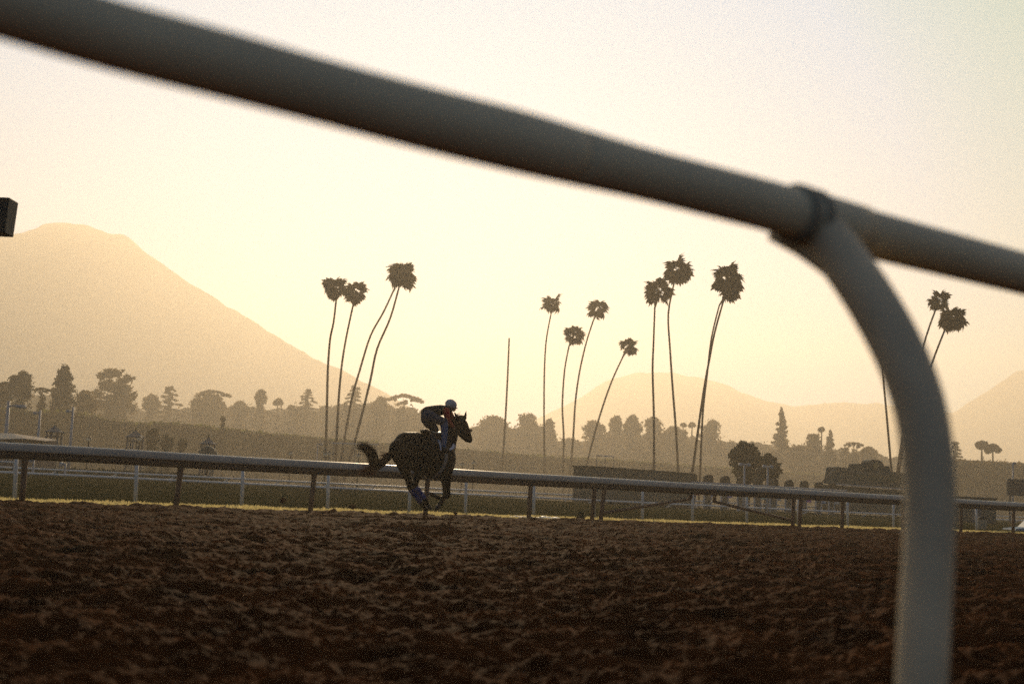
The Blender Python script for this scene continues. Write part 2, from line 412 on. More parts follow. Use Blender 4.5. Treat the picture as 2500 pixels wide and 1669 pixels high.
def leaf_quads(P, size, rng, flat=0.0):
    """random oriented pointed leaf cards at points P"""
    n = len(P); a = rng.normal(size=(n, 3)); a /= np.linalg.norm(a, axis=1, keepdims=True)
    b = rng.normal(size=(n, 3))
    if flat > 0: a[:, 2] *= (1-flat); b[:, 2] *= (1-flat); a /= np.linalg.norm(a, axis=1, keepdims=True)
    b -= (a*b).sum(1, keepdims=True)*a; b /= np.linalg.norm(b, axis=1, keepdims=True)
    s = size*(0.6+0.8*rng.rand(n, 1))
    V = np.stack([P-a*s, P-b*s*0.55, P+a*s, P+b*s*0.55], 1).reshape(-1, 3)
    F = np.arange(4*n).reshape(-1, 4)
    return V, F
def blob_points(blobs, n, rng):
    """blobs rows: x,y,z,rx,ry,rz ; points near the shells"""
    B = np.array(blobs, float); w = (B[:, 3]*B[:, 5])**0.9; w /= w.sum()
    k = rng.choice(len(B), n, p=w); d = rng.normal(size=(n, 3)); d /= np.linalg.norm(d, axis=1, keepdims=True)
    r = (0.62+0.47*rng.rand(n, 1)**0.9)
    # ragged clumps
    cl = 1+0.16*np.sin(d[:, :1]*9+k[:, None]*1.7)*np.cos(d[:, 2:]*8+k[:, None])
    return B[k, :3] + d*r*cl*B[k, 3:6]
_ico = None
def core_mesh(blobs, f=0.72, rng=None):
    global _ico
    if _ico is None:
        bm = bmesh.new(); bmesh.ops.create_icosphere(bm, subdivisions=2, radius=1.0)
        bm.verts.ensure_lookup_table(); _ico = (np.array([v.co[:] for v in bm.verts]), np.array([[v.index for v in q.verts] for q in bm.faces])); bm.free()
    Vs = []; Fs = []; o = 0
    for b in blobs:
        jit = 1+0.14*(rng.rand(len(_ico[0]), 1)-0.5)*2
        Vs.append(_ico[0]*jit*np.array(b[3:6])*f+np.array(b[:3])); Fs.append(_ico[1]+o); o += len(_ico[0])
    V = np.vstack(Vs); F = np.vstack(Fs); F = np.hstack([F, F[:, 2:3]])   # degenerate quads are avoided below
    return V, F[:, :3]
def crown_mesh(name, blobs, n, size, seed, core=0.72, flat=0.0):
    rng = np.random.RandomState(seed)
    V1, F1 = leaf_quads(blob_points(blobs, n, rng), size, rng, flat)
    F1t = np.vstack([F1[:, [0, 1, 2]], F1[:, [0, 2, 3]]])
    if core > 0:
        V2, F2 = core_mesh(blobs, core, rng); F1t = np.vstack([F1t, F2+len(V1)]); V1 = np.vstack([V1, V2])
    return np_mesh(name, V1, F1t)

def crown_blobs(kind, R, H, rng):
    """blobs of a crown of half-width R whose top is at height H"""
    B = []; r = lambda: rng.rand()
    def low(w=0.85, v=1.2):
        # skirt of foliage carrying the crown down towards the ground
        t = max(2.0, H-R*v); B.append((0, 0, t*0.5, R*w, R*w, t*0.5+R*0.2))
        for i in range(6): a = r()*6.28; B.append((R*w*.5*math.cos(a), R*w*.5*math.sin(a), t*(0.45+0.5*r()), R*w*0.5, R*w*0.5, R*0.35))
    if kind in ('round', 'oak'):
        for i in range(15):
            a = r()*6.28; rr = R*0.62*r()**0.5; v = 0.32+1.5*r(); s = R*(0.28+0.20*r()); w = math.sin(min(1.0, v/1.1)*1.57)
            B.append((rr*w*math.cos(a), rr*w*math.sin(a), H-R*v, s, s, s*0.8))
        B.append((0, 0, H-R*1.15, R*0.80, R*0.80, R*0.75)); B.append(((r()-.5)*R*.5, 0, H-R*0.33, R*0.33, R*0.33, R*0.30))
        if kind == 'round': low(0.7)
        else:
            for i in range(6): B.append(((r()-.5)*R*1.5, (r()-.5)*R, H-R*(0.8+0.5*r()), R*0.3, R*0.3, R*0.22))
    elif kind == 'dome':
        B.append((0, 0, H-R*0.95, R*0.93, R*0.93, R*0.90)); low(0.95)
        for i in range(16):
            a = r()*6.28; q = r()*1.35; B.append((R*0.78*math.sin(q)*math.cos(a), R*0.78*math.sin(q)*math.sin(a), H-R*0.95+R*0.76*math.cos(q), R*0.24, R*0.24, R*0.20))
    elif kind == 'oval':
        for i in range(16):
            v = 0.25+3.2*i/15; w = min(1.0, 0.42+0.30*v)*(0.92+0.16*r())
            B.append(((r()-0.5)*R*0.35*w, (r()-.5)*R*.4, H-R*v, R*w*0.82, R*w*0.82, R*0.34))
            if i % 2: B.append(((1 if r() > .5 else -1)*R*w*0.7, 0, H-R*v, R*0.26, R*0.3, R*0.16))
        low(0.9)
    elif kind == 'conic':
        for i in range(22):
            v = i/21.0; w = 0.10+0.90*v**0.8; zz = H-R*0.15-R*4.2*v
            if zz < 1: break
            for k in range(3):
                a = r()*6.28; B.append((math.cos(a)*R*w*0.45, math.sin(a)*R*w*.45, zz+R*0.1*(r()-.5), R*w*0.50, R*w*0.5, R*0.12))
    elif kind == 'cedar':
        for i in range(17):
            v = 0.06+2.1*(i/16.0)**1.1; w = min(1.0, 0.28+0.42*v); sgn = 1 if i % 2 else -1
            cx = sgn*R*w*(0.15+0.50*r()); B.append((cx, (r()-.5)*R*w, H-R*v, R*w*(0.30+0.2*r()), R*w*0.45, R*0.055))
            B.append((cx+sgn*R*w*0.30, (r()-.5)*R*w, H-R*v-R*0.06, R*w*0.24, R*w*0.3, R*0.05))
            B.append(((r()-.5)*R*0.25, 0, H-R*v, R*0.18, R*0.18, R*0.10))
        B.append((0, 0, H-R*2.3, R*0.8, R*0.8, R*0.35)); low(0.8, 2.2)
    elif kind == 'umbrella':
        for i in range(22):
            x = -1+2*i/21.0+(r()-.5)*.06; v = 0.10+0.26*x*x+0.07*r()
            B.append((x*R*0.92, (r()-.5)*R*.8, H-R*v, R*0.15, R*0.3, R*0.075))
        for i in range(9): B.append(((r()-0.5)*R*1.3, 0, H-R*(0.28+0.30*r()), R*0.13, R*.2, R*0.07))
        low(0.60, 0.80)
    elif kind == 'big':
        for x, v, s in ((-0.62, 0.42, 0.26), (-0.28, 0.30, 0.30), (0.02, 0.26, 0.26), (0.55, 0.46, 0.27), (0.30, 0.62, 0.26), (-0.40, 0.85, 0.36), (0.48, 0.98, 0.34), (-0.72, 1.22, 0.28),
                        (0.02, 0.95, 0.40), (0.72, 1.30, 0.26), (0.12, 1.45, 0.55), (-0.62, 1.7, 0.36), (0.62, 1.75, 0.36)):
            B.append((x*R, (r()-.5)*R*.6, H-R*v, R*s, R*s, R*s*0.85))
            for k in range(3): B.append((x*R+(r()-.5)*R*s*1.7, (r()-.5)*R*.6, H-R*v+(r()-.3)*R*s*1.2, R*s*.4, R*s*.4, R*s*0.3))
        low(0.95)
    elif kind == 'tuft':
        for i in range(9):
            a = r()*6.28; q = r()*1.8; B.append((R*0.6*math.sin(q)*math.cos(a), R*0.6*math.sin(q)*math.sin(a), H-R*0.85+R*0.55*math.cos(q), R*0.40, R*0.40, R*0.28))
    return B
_treegrp = 'trees of the hazy background'
def tree(px, top, hw, Z, kind, seed, label, m=None, dens=1.0, name='tree', leaf=None):
    if Z > 250: Z *= 1.15
    rng = np.random.RandomState(seed)
    root = W(px, top, Z); H = root.z-GZ; base = Vector((root.x, root.y, GZ)); R = hw*Z/FPX
    t = empty(name, base); tag(t, label, 'tree', None)
    B = crown_blobs(kind, R, H, rng)
    n = int(2600*dens); size = leaf or (0.0010*Z)
    me = crown_mesh('crown', B, n, size, seed, 0.76 if kind not in ('cedar', 'umbrella', 'tuft') else 0.85, 0.5 if kind in ('cedar', 'umbrella') else 0)
    o = link_mesh('crown', me, m or M_leafM, t); o.location = (0, 0, 0); o.matrix_parent_inverse.identity()
    bm = bmesh.new(); r0 = max(0.40, R*0.14) if kind == 'tuft' else max(0.25, R*0.07)
    tube(bm, [Vector((0, 0, 0)), Vector((0.1*R*(rng.rand()-.5), 0, H*0.4)), Vector((0, 0, H-R*0.5))], [r0*1.3, r0, r0*0.4], 8)
    for i in range(7):
        a = rng.rand()*6.28; z0 = H*(0.3+0.07*i); L = R*0.75
        tube(bm, [Vector((0, 0, z0)), Vector((math.cos(a)*L*0.5, math.sin(a)*L*.5, z0+H*0.05)), Vector((math.cos(a)*L, math.sin(a)*L*.8, z0+H*0.09))], [r0*0.45, r0*0.3, r0*0.08], 5)
    o = bm_obj('trunk', bm, M_bark, t); o.location = (0, 0, 0); o.matrix_parent_inverse.identity()
    return t
T = tree
T(12, 932, 26, 212, 'dome', 101, 'low rounded tree at the extreme left edge of the treeline', M_leafD)
T(56, 903, 40, 208, 'round', 102, 'dark dense tree with a notched round top, leftmost of the tall trees', M_leafD, 1.3)
T(104, 945, 22, 214, 'umbrella', 103, 'small flat-topped tree in the gap between the two leftmost tall trees', M_leafD)
T(160, 892, 34, 212, 'oval', 104, 'tall narrow dark tree, the second tall one from the left', M_leafD, 1.2)
T(214, 953, 34, 240, 'dome', 105, 'low dome-shaped tree right of the narrow dark tree', M_leafM)
T(287, 898, 54, 270, 'big', 106, 'broad many-lobed tree, widest crown of the left treeline', M_leafM, 1.4)
T(372, 960, 24, 350, 'round', 107, 'small rounded tree tucked between the broad tree and the left layered cedar', M_leafM)
T(416, 944, 46, 350, 'cedar', 108, 'layered cedar with drooping flat branches, leftmost cedar', M_leafM, 1.1)
T(510, 958, 50, 350, 'dome', 109, 'wide dome-shaped tree between the leftmost cedar and the small palm-like tree', M_leafM, 1.3)
T(525, 950, 42, 342, 'umbrella', 110, 'thin flat-topped tree rising out of the wide dome-shaped crown', M_leafM)
T(586, 978, 26, 365, 'round', 111, 'low rounded tree left of the small palm-like tree', M_leafM)
T(638, 952, 18, 365, 'round', 112, 'slim tree with a small ragged crown standing above the left treeline', M_leafM, 2.2)
T(679, 973, 13, 370, 'tuft', 113, 'little tufted tree, right-hand neighbour of the slim ragged-crowned tree', M_leafM, 1.4)
T(711, 990, 9, 372, 'tuft', 114, 'smallest tufted tree just left of the thin-topped cedar', M_leafM, 1.0)
T(752, 950, 32, 372, 'cedar', 115, 'thin-topped cedar just left of the leftmost palm trunk', M_leafM, 1.0)
T(868, 942, 38, 372, 'cedar', 116, 'tall layered cedar seen behind the leaning pair of palm trunks', M_leafM, 1.1)
T(930, 966, 30, 378, 'round', 117, 'round pale tree left of the wide flat-topped pine', M_leafM)
T(988, 960, 46, 372, 'umbrella', 118, 'wide flat-topped pine above the horse rump', M_leafM, 1.3)
T(1040, 1000, 34, 380, 'dome', 119, 'low rounded tree directly behind the rider', M_leafM)
T(1208, 1014, 48, 380, 'dome', 120, 'smooth rounded tree just right of the horse head', M_leafM, 1.3)
T(1292, 1006, 46, 385, 'round', 121, 'bushy-topped tree behind the crownless palm trunk', M_leafM, 1.3)
T(1342, 1022, 20, 385, 'oval', 122, 'upright narrow tree closing the right end of the middle clump', M_leafM)
T(1392, 1068, 40, 400, 'dome', 123, 'lowest tree, filling the dip in the treeline', M_leafM)
T(1452, 1026, 30, 385, 'dome', 124, 'rounded tree at the left end of the right-hand clump', M_leafM, 1.1)
T(1504, 1014, 20, 385, 'round', 125, 'left of the three tufted treetops of the right-hand clump', M_leafM, 1.4)
T(1546, 1010, 28, 385, 'round', 126, 'middle and highest tufted treetop of the right-hand clump', M_leafM, 1.2)
T(1598, 1014, 30, 380, 'round', 127, 'bushy treetop exactly behind the straight palm trunk', M_leafM, 1.2)
T(1648, 1040, 40, 380, 'dome', 128, 'rounded shoulder of trees left of the two tiny palms', M_leafM, 1.1)
T(1668, 1034, 8, 380, 'tuft', 129, 'left of two tiny distant palms in the sky gap', M_leafM, 0.7)
T(1690, 1032, 8, 380, 'tuft', 130, 'right of two tiny distant palms in the sky gap', M_leafM, 0.7)
T(1736, 1025, 44, 385, 'oval', 131, 'large rounded tree right of the crossing palm trunks', M_leafM, 1.4)
T(1826, 1076, 48, 106, 'oak', 132, 'near dark oak with a broad crown behind the starting gate', M_leafD, 2.2, 'oak_tree', 0.14)
T(1878, 1106, 32, 107, 'oak', 133, 'lower dark bushy tree leaning on the right side of the near oak', M_leafD, 1.5, 'oak_tree', 0.14)
T(1908, 993, 32, 330, 'conic', 134, 'tall pointed conifer standing above the right treeline', M_leafM, 1.7, 'conifer_tree')
T(1986, 1058, 24, 330, 'round', 135, 'rounded tree between the pointed conifer and the small far palm', M_leafM)
T(2006, 1044, 9, 330, 'tuft', 136, 'thin far palm left of the small tiered conifer', M_leafM, 0.9)
T(2027, 1048, 22, 325, 'conic', 137, 'small tiered conifer right of the thin far palm', M_leafM, 1.0, 'conifer_tree')
T(2062, 1092, 40, 320, 'cedar', 138, 'low spreading tree above the tote board left end', M_leafM)
T(2085, 1078, 22, 315, 'umbrella', 139, 'small flat-topped tree above the tote board', M_leafM)
T(2122, 1090, 24, 320, 'dome', 140, 'low rounded tree behind the tote board emblem', M_leafM)
T(2332, 1078, 30, 300, 'cedar', 141, 'dark cedar showing just right of the near gooseneck post', M_leafD, 1.1)
T(1950, 1085, 30, 335, 'dome', 142, 'low tree at the foot of the pointed conifer', M_leafM)

def small_palm(px, top, hw, Z, seed, label):
    T(px, top, hw, Z, 'tuft', seed, label, M_leafD, 2.0, 'palm_tree')
small_palm(2397, 1076, 16, 288, 151, 'left of two short palms standing over the hedge at the right edge')
small_palm(2424, 1084, 19, 288, 152, 'right and fuller of two short palms standing over the hedge at the right edge')

# woodland filling the line behind
def woodland():
    rng = np.random.RandomState(7)
    top = [(-200, 950), (0, 960), (100, 965), (230, 985), (400, 1000), (560, 990), (640, 992), (665, 1000), (720, 992), (900, 984), (1030, 1000), (1100, 1045), (1250, 1040), (1350, 1070),
           (1440, 1075), (1500, 1048), (1690, 1062), (1750, 1075), (1900, 1082), (2000, 1095), (2100, 1105), (2340, 1125), (2560, 1135)]
    xs, ys = zip(*top); B = []
    for px in np.arange(-260, 2700, 16):
        for k in range(2):
            Z = 462+22*rng.rand(); yt = np.interp(px, xs, ys)-6+rng.rand()**2*22
            p = W(px, yt, Z); H = p.z-GZ; r = 2.5+5.2*rng.rand()**1.5
            B.append((p.x, p.y, p.z-r, r, r, r)); B.append((p.x, p.y, GZ+(H-r)*0.45, r*1.2, r, max(2.0, (H-r)*0.55)))
    me = crown_mesh('woodland', B, 52000, 0.46, 5, 0.88)
    tag(link_mesh('woodland', me, M_leafM), 'continuous band of hazy woodland behind the single trees', None, None, 'stuff')
woodland()

# ---------------- clipped hedge running along the infield
HZ0 = 195.0
def hedge(name, label, pts, thick, m, m2, z30, bump_seed=3, dens=14.0, leaf=None):
    """pts: (px, top y)"""
    rng = np.random.RandomState(bump_seed)
    xs = np.array([p[0] for p in pts], float); ys = np.array([p[1] for p in pts], float)
    px = np.linspace(xs[0], xs[-1], int((xs[-1]-xs[0])/5)); py = np.interp(px, xs, ys)
    P = np.array([W(a, b, zc(z30, a))[:] for a, b in zip(px, py)])
    root = empty(name, (P[0, 0], P[0, 1], GZ)); tag(root, label, 'hedge')
    n = len(P); h = P[:, 2]-GZ
    h = h*(1+0.012*perlin2(px/23, px*0+.3, 9))
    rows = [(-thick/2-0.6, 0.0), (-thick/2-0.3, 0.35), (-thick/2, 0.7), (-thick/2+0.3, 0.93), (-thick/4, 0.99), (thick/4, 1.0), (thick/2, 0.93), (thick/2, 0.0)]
    V = []
    for dn, f in rows:
        jit = perlin2(px/7+dn, px*0+f*7, 12)*0.35
        q = P.copy(); q[:, 2] = GZ+h*f; q[:, 0] += N.x*(dn+jit); q[:, 1] += N.y*(dn+jit); V.append(q)
    V = np.vstack(V); i = np.arange(n-1); F = np.vstack([np.stack([r*n+i, r*n+i+1, (r+1)*n+i+1, (r+1)*n+i], 1) for r in range(len(rows)-1)])
    o = link_mesh('inner_growth', np_mesh('inner_growth', V, F), m, root, True)
    seg = np.linalg.norm(np.diff(P[:, :2], axis=0), axis=1); L = seg.sum(); cnt = int(L*dens)
    k = rng.choice(n-1, cnt, p=seg/seg.sum()); f = rng.rand(cnt); dn = -thick/2-0.7+(0.6*rng.rand(cnt))
    Q = P[k]+(P[k+1]-P[k])*rng.rand(cnt, 1); Q[:, 2] = GZ+h[k]*f; Q[:, 0] += N.x*(dn+.4*f); Q[:, 1] += N.y*(dn+.4*f)
    V1, F1 = leaf_quads(Q, leaf or 0.30, rng)
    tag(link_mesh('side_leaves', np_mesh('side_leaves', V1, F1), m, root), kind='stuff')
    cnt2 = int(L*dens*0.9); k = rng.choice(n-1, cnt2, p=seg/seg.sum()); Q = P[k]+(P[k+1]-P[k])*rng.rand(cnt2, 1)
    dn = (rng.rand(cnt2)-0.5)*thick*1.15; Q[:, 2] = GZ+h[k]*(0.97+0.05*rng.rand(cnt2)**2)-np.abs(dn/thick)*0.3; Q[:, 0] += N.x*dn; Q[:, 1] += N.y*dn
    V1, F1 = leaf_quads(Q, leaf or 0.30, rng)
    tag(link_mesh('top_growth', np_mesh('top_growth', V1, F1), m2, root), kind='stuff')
M_hedgeface = mat('shade_tinted_hedge_face', (0.16, 0.11, 0.04), 0.85, vscale=0.25, col2=(0.08, 0.058, 0.025), transl=0.3, spec=0.1)  # backlit shade on the hedge side put into its darker brown
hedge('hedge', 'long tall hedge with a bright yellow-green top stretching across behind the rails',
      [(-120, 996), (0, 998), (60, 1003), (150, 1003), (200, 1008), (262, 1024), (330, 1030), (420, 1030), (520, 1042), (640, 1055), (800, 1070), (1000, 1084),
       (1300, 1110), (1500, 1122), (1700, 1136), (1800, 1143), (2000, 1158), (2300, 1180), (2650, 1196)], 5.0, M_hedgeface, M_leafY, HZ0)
hedge('hedge', 'low dark hedge just above the turf rails at the far left',
      [(-120, 1134), (0, 1137), (200, 1143), (400, 1151), (500, 1158), (540, 1172)], 1.2, M_leafD, M_leafD, 76.0, 8, 16, 0.10)
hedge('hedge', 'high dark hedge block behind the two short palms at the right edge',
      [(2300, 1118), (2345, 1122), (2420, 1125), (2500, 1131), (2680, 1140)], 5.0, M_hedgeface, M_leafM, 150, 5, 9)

for i, (px, top, hw, lab) in enumerate(((376, 1044, 20, 'tallest of three dark young trees before the hedge'), (408, 1060, 20, 'middle of three dark young trees before the hedge'),
        (446, 1070, 13, 'smallest of three dark young trees before the hedge'), (545, 1015, 7, 'thin sapling sticking up above the hedge top'))):
    T(px, top, hw, 135 if i < 3 else 205, 'round', 160+i, lab, M_leafD, 0.9, 'young_tree', 0.13)

# ---------------- fan palms
def frond_mesh(seed):
    """fan leaf on a short stalk: pleated blade with split drooping tips, unit reach"""
    rng = random.Random(seed); bm = bmesh.new()
    tube(bm, [Vector((0, 0, 0)), Vector((0.20, 0, 0.03)), Vector((0.40, 0, 0.0))], [0.020, 0.014, 0.010], 4)
    n = 12; o = Vector((0.38, 0, 0)); bend = rng.uniform(0.10, 0.30)
    for i in range(n):
        a = math.radians(-88+176*i/(n-1))+rng.uniform(-.06, .06); L = 0.66*(0.70+0.30*math.cos(a*0.9))*rng.uniform(.82, 1.12)
        d = Vector((math.cos(a), math.sin(a)*0.86, 0)); s = Vector((-math.sin(a), math.cos(a), 0))
        z1 = Vector((0, 0, -bend*0.25)); z2 = Vector((0, 0, -bend*rng.uniform(.8, 1.5))); w = 0.100
        p1 = o+d*L*0.72+z1; p2 = o+d*L*1.0+z2
        v = [bm.verts.new(p) for p in (o, p1+s*w+UP*0.03, p1-UP*0.02, p1-s*w+UP*0.03, p2)]
        bm.faces.new((v[0], v[2], v[1])); bm.faces.new((v[0], v[3], v[2])); bm.faces.new((v[1], v[2], v[4])); bm.faces.new((v[2], v[3], v[4]))
    me = bpy.data.meshes.new('frond'); bm.to_mesh(me); bm.free(); me.materials.append(M_frond); return me
_fr = [frond_mesh(i) for i in range(4)]
def palm(label, trunk, Z, crown=None, R=None, seed=0, r=0.17, squash=1.0, nf=40, group='tall fan palms'):
    """trunk: frame points from top to base at depth Z; crown=(px,py) centre"""
    rng = random.Random(seed)
    pts = [W(a, b, Z) for a, b in trunk][::-1]
    base = pts[0].copy(); d = (pts[1]-pts[0]);
    if base.z > GZ: base = pts[0]-d*((pts[0].z-GZ)/max(d.z, 0.01))
    base.z = GZ
    R = R and R*1.02; r *= 0.76; t = empty('fan_palm', base); tag(t, label, 'palm tree', group)
    pp = [base]+pts
    # smooth
    sm = catmull([tuple(p) for p in pp], 4); sm = [Vector(p) for p in sm]
    rr = [r*(1.25-0.45*i/(len(sm)-1)) for i in range(len(sm))]
    bm = bmesh.new(); tube(bm, sm, rr, 8); bm_obj('trunk', bm, M_palmbark, t, True)
    if crown is None: return t
    c = W(crown[0], crown[1], Z)
    bm = bmesh.new(); axis = (c-sm[-1])
    tube(bm, [sm[-1], sm[-1].lerp(c, 0.6), c+axis*0.05], [r*0.8, r*1.5, r*0.9], 8); bm_obj('crown_shaft', bm, M_palmbark, t, True)
    gap = rng.choice((0.0, math.pi))+rng.uniform(-.5, .5); nf = int(nf*0.70)
    for i in range(nf):
        u = (i+0.5)/nf; el = math.asin(max(-1, min(1, 0.95-1.70*u+rng.uniform(-.12, .12)))); az = i*2.39996+rng.uniform(-.5, .5)
        if math.cos(az-gap)*math.cos(el) > 0.74 and rng.random() < 0.8: continue
        d = Vector((math.cos(az)*math.cos(el), math.sin(az)*math.cos(el), math.sin(el)*squash))
        q = d.to_track_quat('X', 'Z')
        o = bpy.data.objects.new('frond', _fr[i % 4]); COL.objects.link(o); o.parent = t
        s = R*rng.choice((0.88, 1.0, 1.04, 1.12))*rng.uniform(.92, 1.08)
        m = Matrix.Translation(c-base+d*R*0.02)@q.to_matrix().to_4x4()@Matrix.Rotation(rng.uniform(-1.2, 1.2), 4, 'X')@Matrix.Scale(s, 4)
        o.matrix_local = m
    return t
def vv(L): return [(a*1.0643, b*1.0643) for a, b in L]
def pz(r_px, Z): return r_px*1.0643*Z/FPX
palm('leftmost fan palm of the golden-lit pair, spiky crown', vv([(771, 690), (765, 740), (757, 780), (752, 850), (750, 930), (747, 1040)]), 150, vv([(771, 662)])[0], pz(30, 150), 1, 0.16)
palm('fan palm whose full crown touches the leftmost palm crown on its right', vv([(810, 700), (795, 770), (785, 830), (778, 900), (774, 970), (770, 1050)]), 153, vv([(818, 674)])[0], pz(31, 153), 2, 0.16)
palm('thin leaning palm trunk running up beside the big dome-crowned palm', vv([(908, 655), (880, 715), (850, 770), (825, 850), (806, 920), (783, 1050)]), 168, vv([(914, 628)])[0], pz(22, 168), 3, 0.16, nf=26)
palm('leaning fan palm with the big dense dome crown, highest at left of the rider', vv([(915, 660), (895, 730), (865, 800), (850, 870), (833, 940), (804, 1050)]), 162, vv([(925, 630)])[0], pz(36, 162), 4, 0.17, nf=56)
palm('bare crownless palm trunk right of the horse', vv([(1168, 775), (1165, 850), (1160, 950), (1152, 1075)]), 190, None, None, 5, 0.17)
palm('fan palm of the distant four whose crown is leftmost, straight trunk', vv([(1264, 720), (1252, 790), (1248, 900), (1249, 1080)]), 195, vv([(1266, 698)])[0], pz(25, 195), 6, 0.15, nf=32)
palm('distant fan palm with the low oval crown, second from the left of four', vv([(1305, 795), (1295, 850), (1290, 930), (1293, 1000), (1292, 1085)]), 188, vv([(1316, 768)])[0], pz(25, 188), 7, 0.16, nf=34)
palm('distant fan palm with the one-sided ragged crown, third from the left of four', vv([(1361, 735), (1345, 785), (1330, 850), (1320, 920), (1315, 1000), (1308, 1085)]), 190, vv([(1373, 709)])[0], pz(27, 190), 8, 0.16, nf=32)
palm('most slanting of the distant four palms, lowest crown', vv([(1428, 820), (1405, 870), (1385, 925), (1365, 990), (1346, 1065)]), 186, vv([(1440, 796)])[0], pz(24, 186), 9, 0.16, nf=32)
palm('dark-crowned fan palm on an almost straight trunk, left of the tallest pair', vv([(1502, 706), (1499, 790), (1497, 850), (1500, 960), (1500, 1080)]), 140, vv([(1511, 670)])[0], pz(34, 140), 10, 0.14, nf=46)
palm('highest fan palm crown, right of the tallest pair', vv([(1546, 650), (1533, 720), (1537, 800), (1543, 890), (1550, 980), (1556, 1085)]), 143, vv([(1556, 620)])[0], pz(34, 143), 11, 0.14, nf=46)
palm('darkest fan palm with a tall shaggy crown and a kinked leaning trunk', vv([(1660, 688), (1640, 760), (1628, 820), (1617, 880), (1605, 960), (1588, 1085)]), 125, vv([(1668, 642)])[0], pz(38, 125), 12, 0.13, 1.25, 60)
palm('fan palm whose trunk crosses the kinked one, crown hidden in the same shaggy head', vv([(1650, 700), (1632, 775), (1622, 860), (1612, 950), (1606, 1085)]), 129, vv([(1672, 668)])[0], pz(28, 129), 13, 0.11, 1.1, 36)
palm('fan palm with the smaller upper crown seen under the near rail at right', vv([(2148, 705), (2125, 770), (2100, 860), (2078, 960), (2058, 1080)]), 132, vv([(2156, 690)])[0], pz(27, 132), 14, 0.13, nf=38)
palm('fan palm with the dense lower crown seen under the near rail at right', vv([(2170, 750), (2150, 800), (2120, 880), (2085, 970), (2062, 1080)]), 126, vv([(2184, 733)])[0], pz(32, 126), 15, 0.13, 1.15, 50)
palm('palm trunk left of the near gooseneck post, its crown hidden behind the post', vv([(1990, 705), (2020, 815), (2030, 910), (2045, 1080)]), 135, vv([(1985, 668)])[0], pz(22, 135), 16, 0.13, nf=26)

# ------------------------------------------------------------------ horse
HD = 26.0
HX0 = W(1035, hor(1035), HD); HX0.z = 0
KQ = HD/(4.9*FPX)
def HP(qx, qy, w=0.0):
    """point of the horse: tracing place (qx,qy) on the upright plane w metres to the camera side of its middle"""
    px, py = 850+qx/4.9, 950+qy/4.9
    d = ray(px, py); c = Vector((0, 0, CAMZ)); t = (HX0-N*w-c).dot(N)/d.dot(N)
    return c+d*t
_uv = None
def add_ell(Vs, Fs, c, re, rn, rz, st):
    global _uv
    if _uv is None:
        bm = bmesh.new(); bmesh.ops.create_icosphere(bm, subdivisions=3, radius=1.0); bm.verts.ensure_lookup_table()
        _uv = (np.array([v.co[:] for v in bm.verts]), np.array([[v.index for v in q.verts] for q in bm.faces])); bm.free()
    A = np.array([E[:], N[:], UP[:]])
    V = (_uv[0]*np.array([re, rn, rz]))@A+np.array(c[:])
    Vs.append(V); Fs.append(_uv[1]+st[0]); st[0] += len(V)
class Blob:
    def __init__(s): s.V = []; s.F = []; s.st = [0]
    def chain(s, nodes, grow=0.0):
        """nodes: (qx,qy,w,r_q[,rn_m][,re_m])"""
        R = []
        for nd in nodes:
            c = HP(nd[0], nd[1], nd[2]); rz = nd[3]*KQ; rn = nd[4] if len(nd) > 4 and nd[4] else rz; re = nd[5] if len(nd) > 5 else rz
            R.append(np.array([*c, re+grow, rn+grow, rz+grow]))
        for a, b in zip(R, R[1:]):
            d = np.linalg.norm(a[:3]-b[:3]); k = max(1, int(d/(0.30*min(a[3:].min(), b[3:].min()))))
            for i in range(k): q = a+(b-a)*i/k; add_ell(s.V, s.F, Vector(q[:3]), q[3], q[4], q[5], s.st)
        q = R[-1]; add_ell(s.V, s.F, Vector(q[:3]), q[3], q[4], q[5], s.st)
    def build(s, name, m, parent, voxel=0.012, smooth=5):
        me = np_mesh(name, np.vstack(s.V), np.vstack(s.F)); tmp = bpy.data.objects.new(name, me); COL.objects.link(tmp)
        md = tmp.modifiers.new('r', 'REMESH'); md.mode = 'VOXEL'; md.voxel_size = voxel; md.use_smooth_shade = True
        m2 = tmp.modifiers.new('s', 'SMOOTH'); m2.factor = 0.5; m2.iterations = smooth
        dg = bpy.context.evaluated_depsgraph_get(); ev = tmp.evaluated_get(dg)
        out = bpy.data.meshes.new_from_object(ev, depsgraph=dg); bpy.data.objects.remove(tmp)
        out.name = name; out.materials.clear()
        return link_mesh(name, out, m, parent, True)
M_coat = mat('dark_bay_coat', (0.012, 0.006, 0.003), 0.55, var=0.4, vscale=3, spec=0.12)
M_hair = mat('black_brown_hair', (0.075, 0.032, 0.014), 0.55, vscale=8, col2=(0.015, 0.008, 0.005), spec=0.4, transl=0.2)
M_hoof = mat('hoof', (0.03, 0.025, 0.02), 0.5, var=0.3)
M_blue = mat('blue_leg_wrap', (0.02, 0.06, 0.30), 0.8, var=0.3, vscale=14, bump=0.3, bscale=50)
M_leather = mat('black_leather', (0.010, 0.009, 0.008), 0.5, var=0.3)
M_cloth = mat('pale_blue_cloth', (0.80, 0.82, 0.95), 0.85, var=0.25, vscale=10, bump=0.2)
M_girth = mat('grey_girth', (0.30, 0.27, 0.24), 0.85, var=0.3, vscale=20, bump=0.3)
horse = empty('horse', Vector((HX0.x, HX0.y, 0)))
tag(horse, 'dark bay racehorse in full gallop with all four feet off the ground', 'horse')
B = Blob()
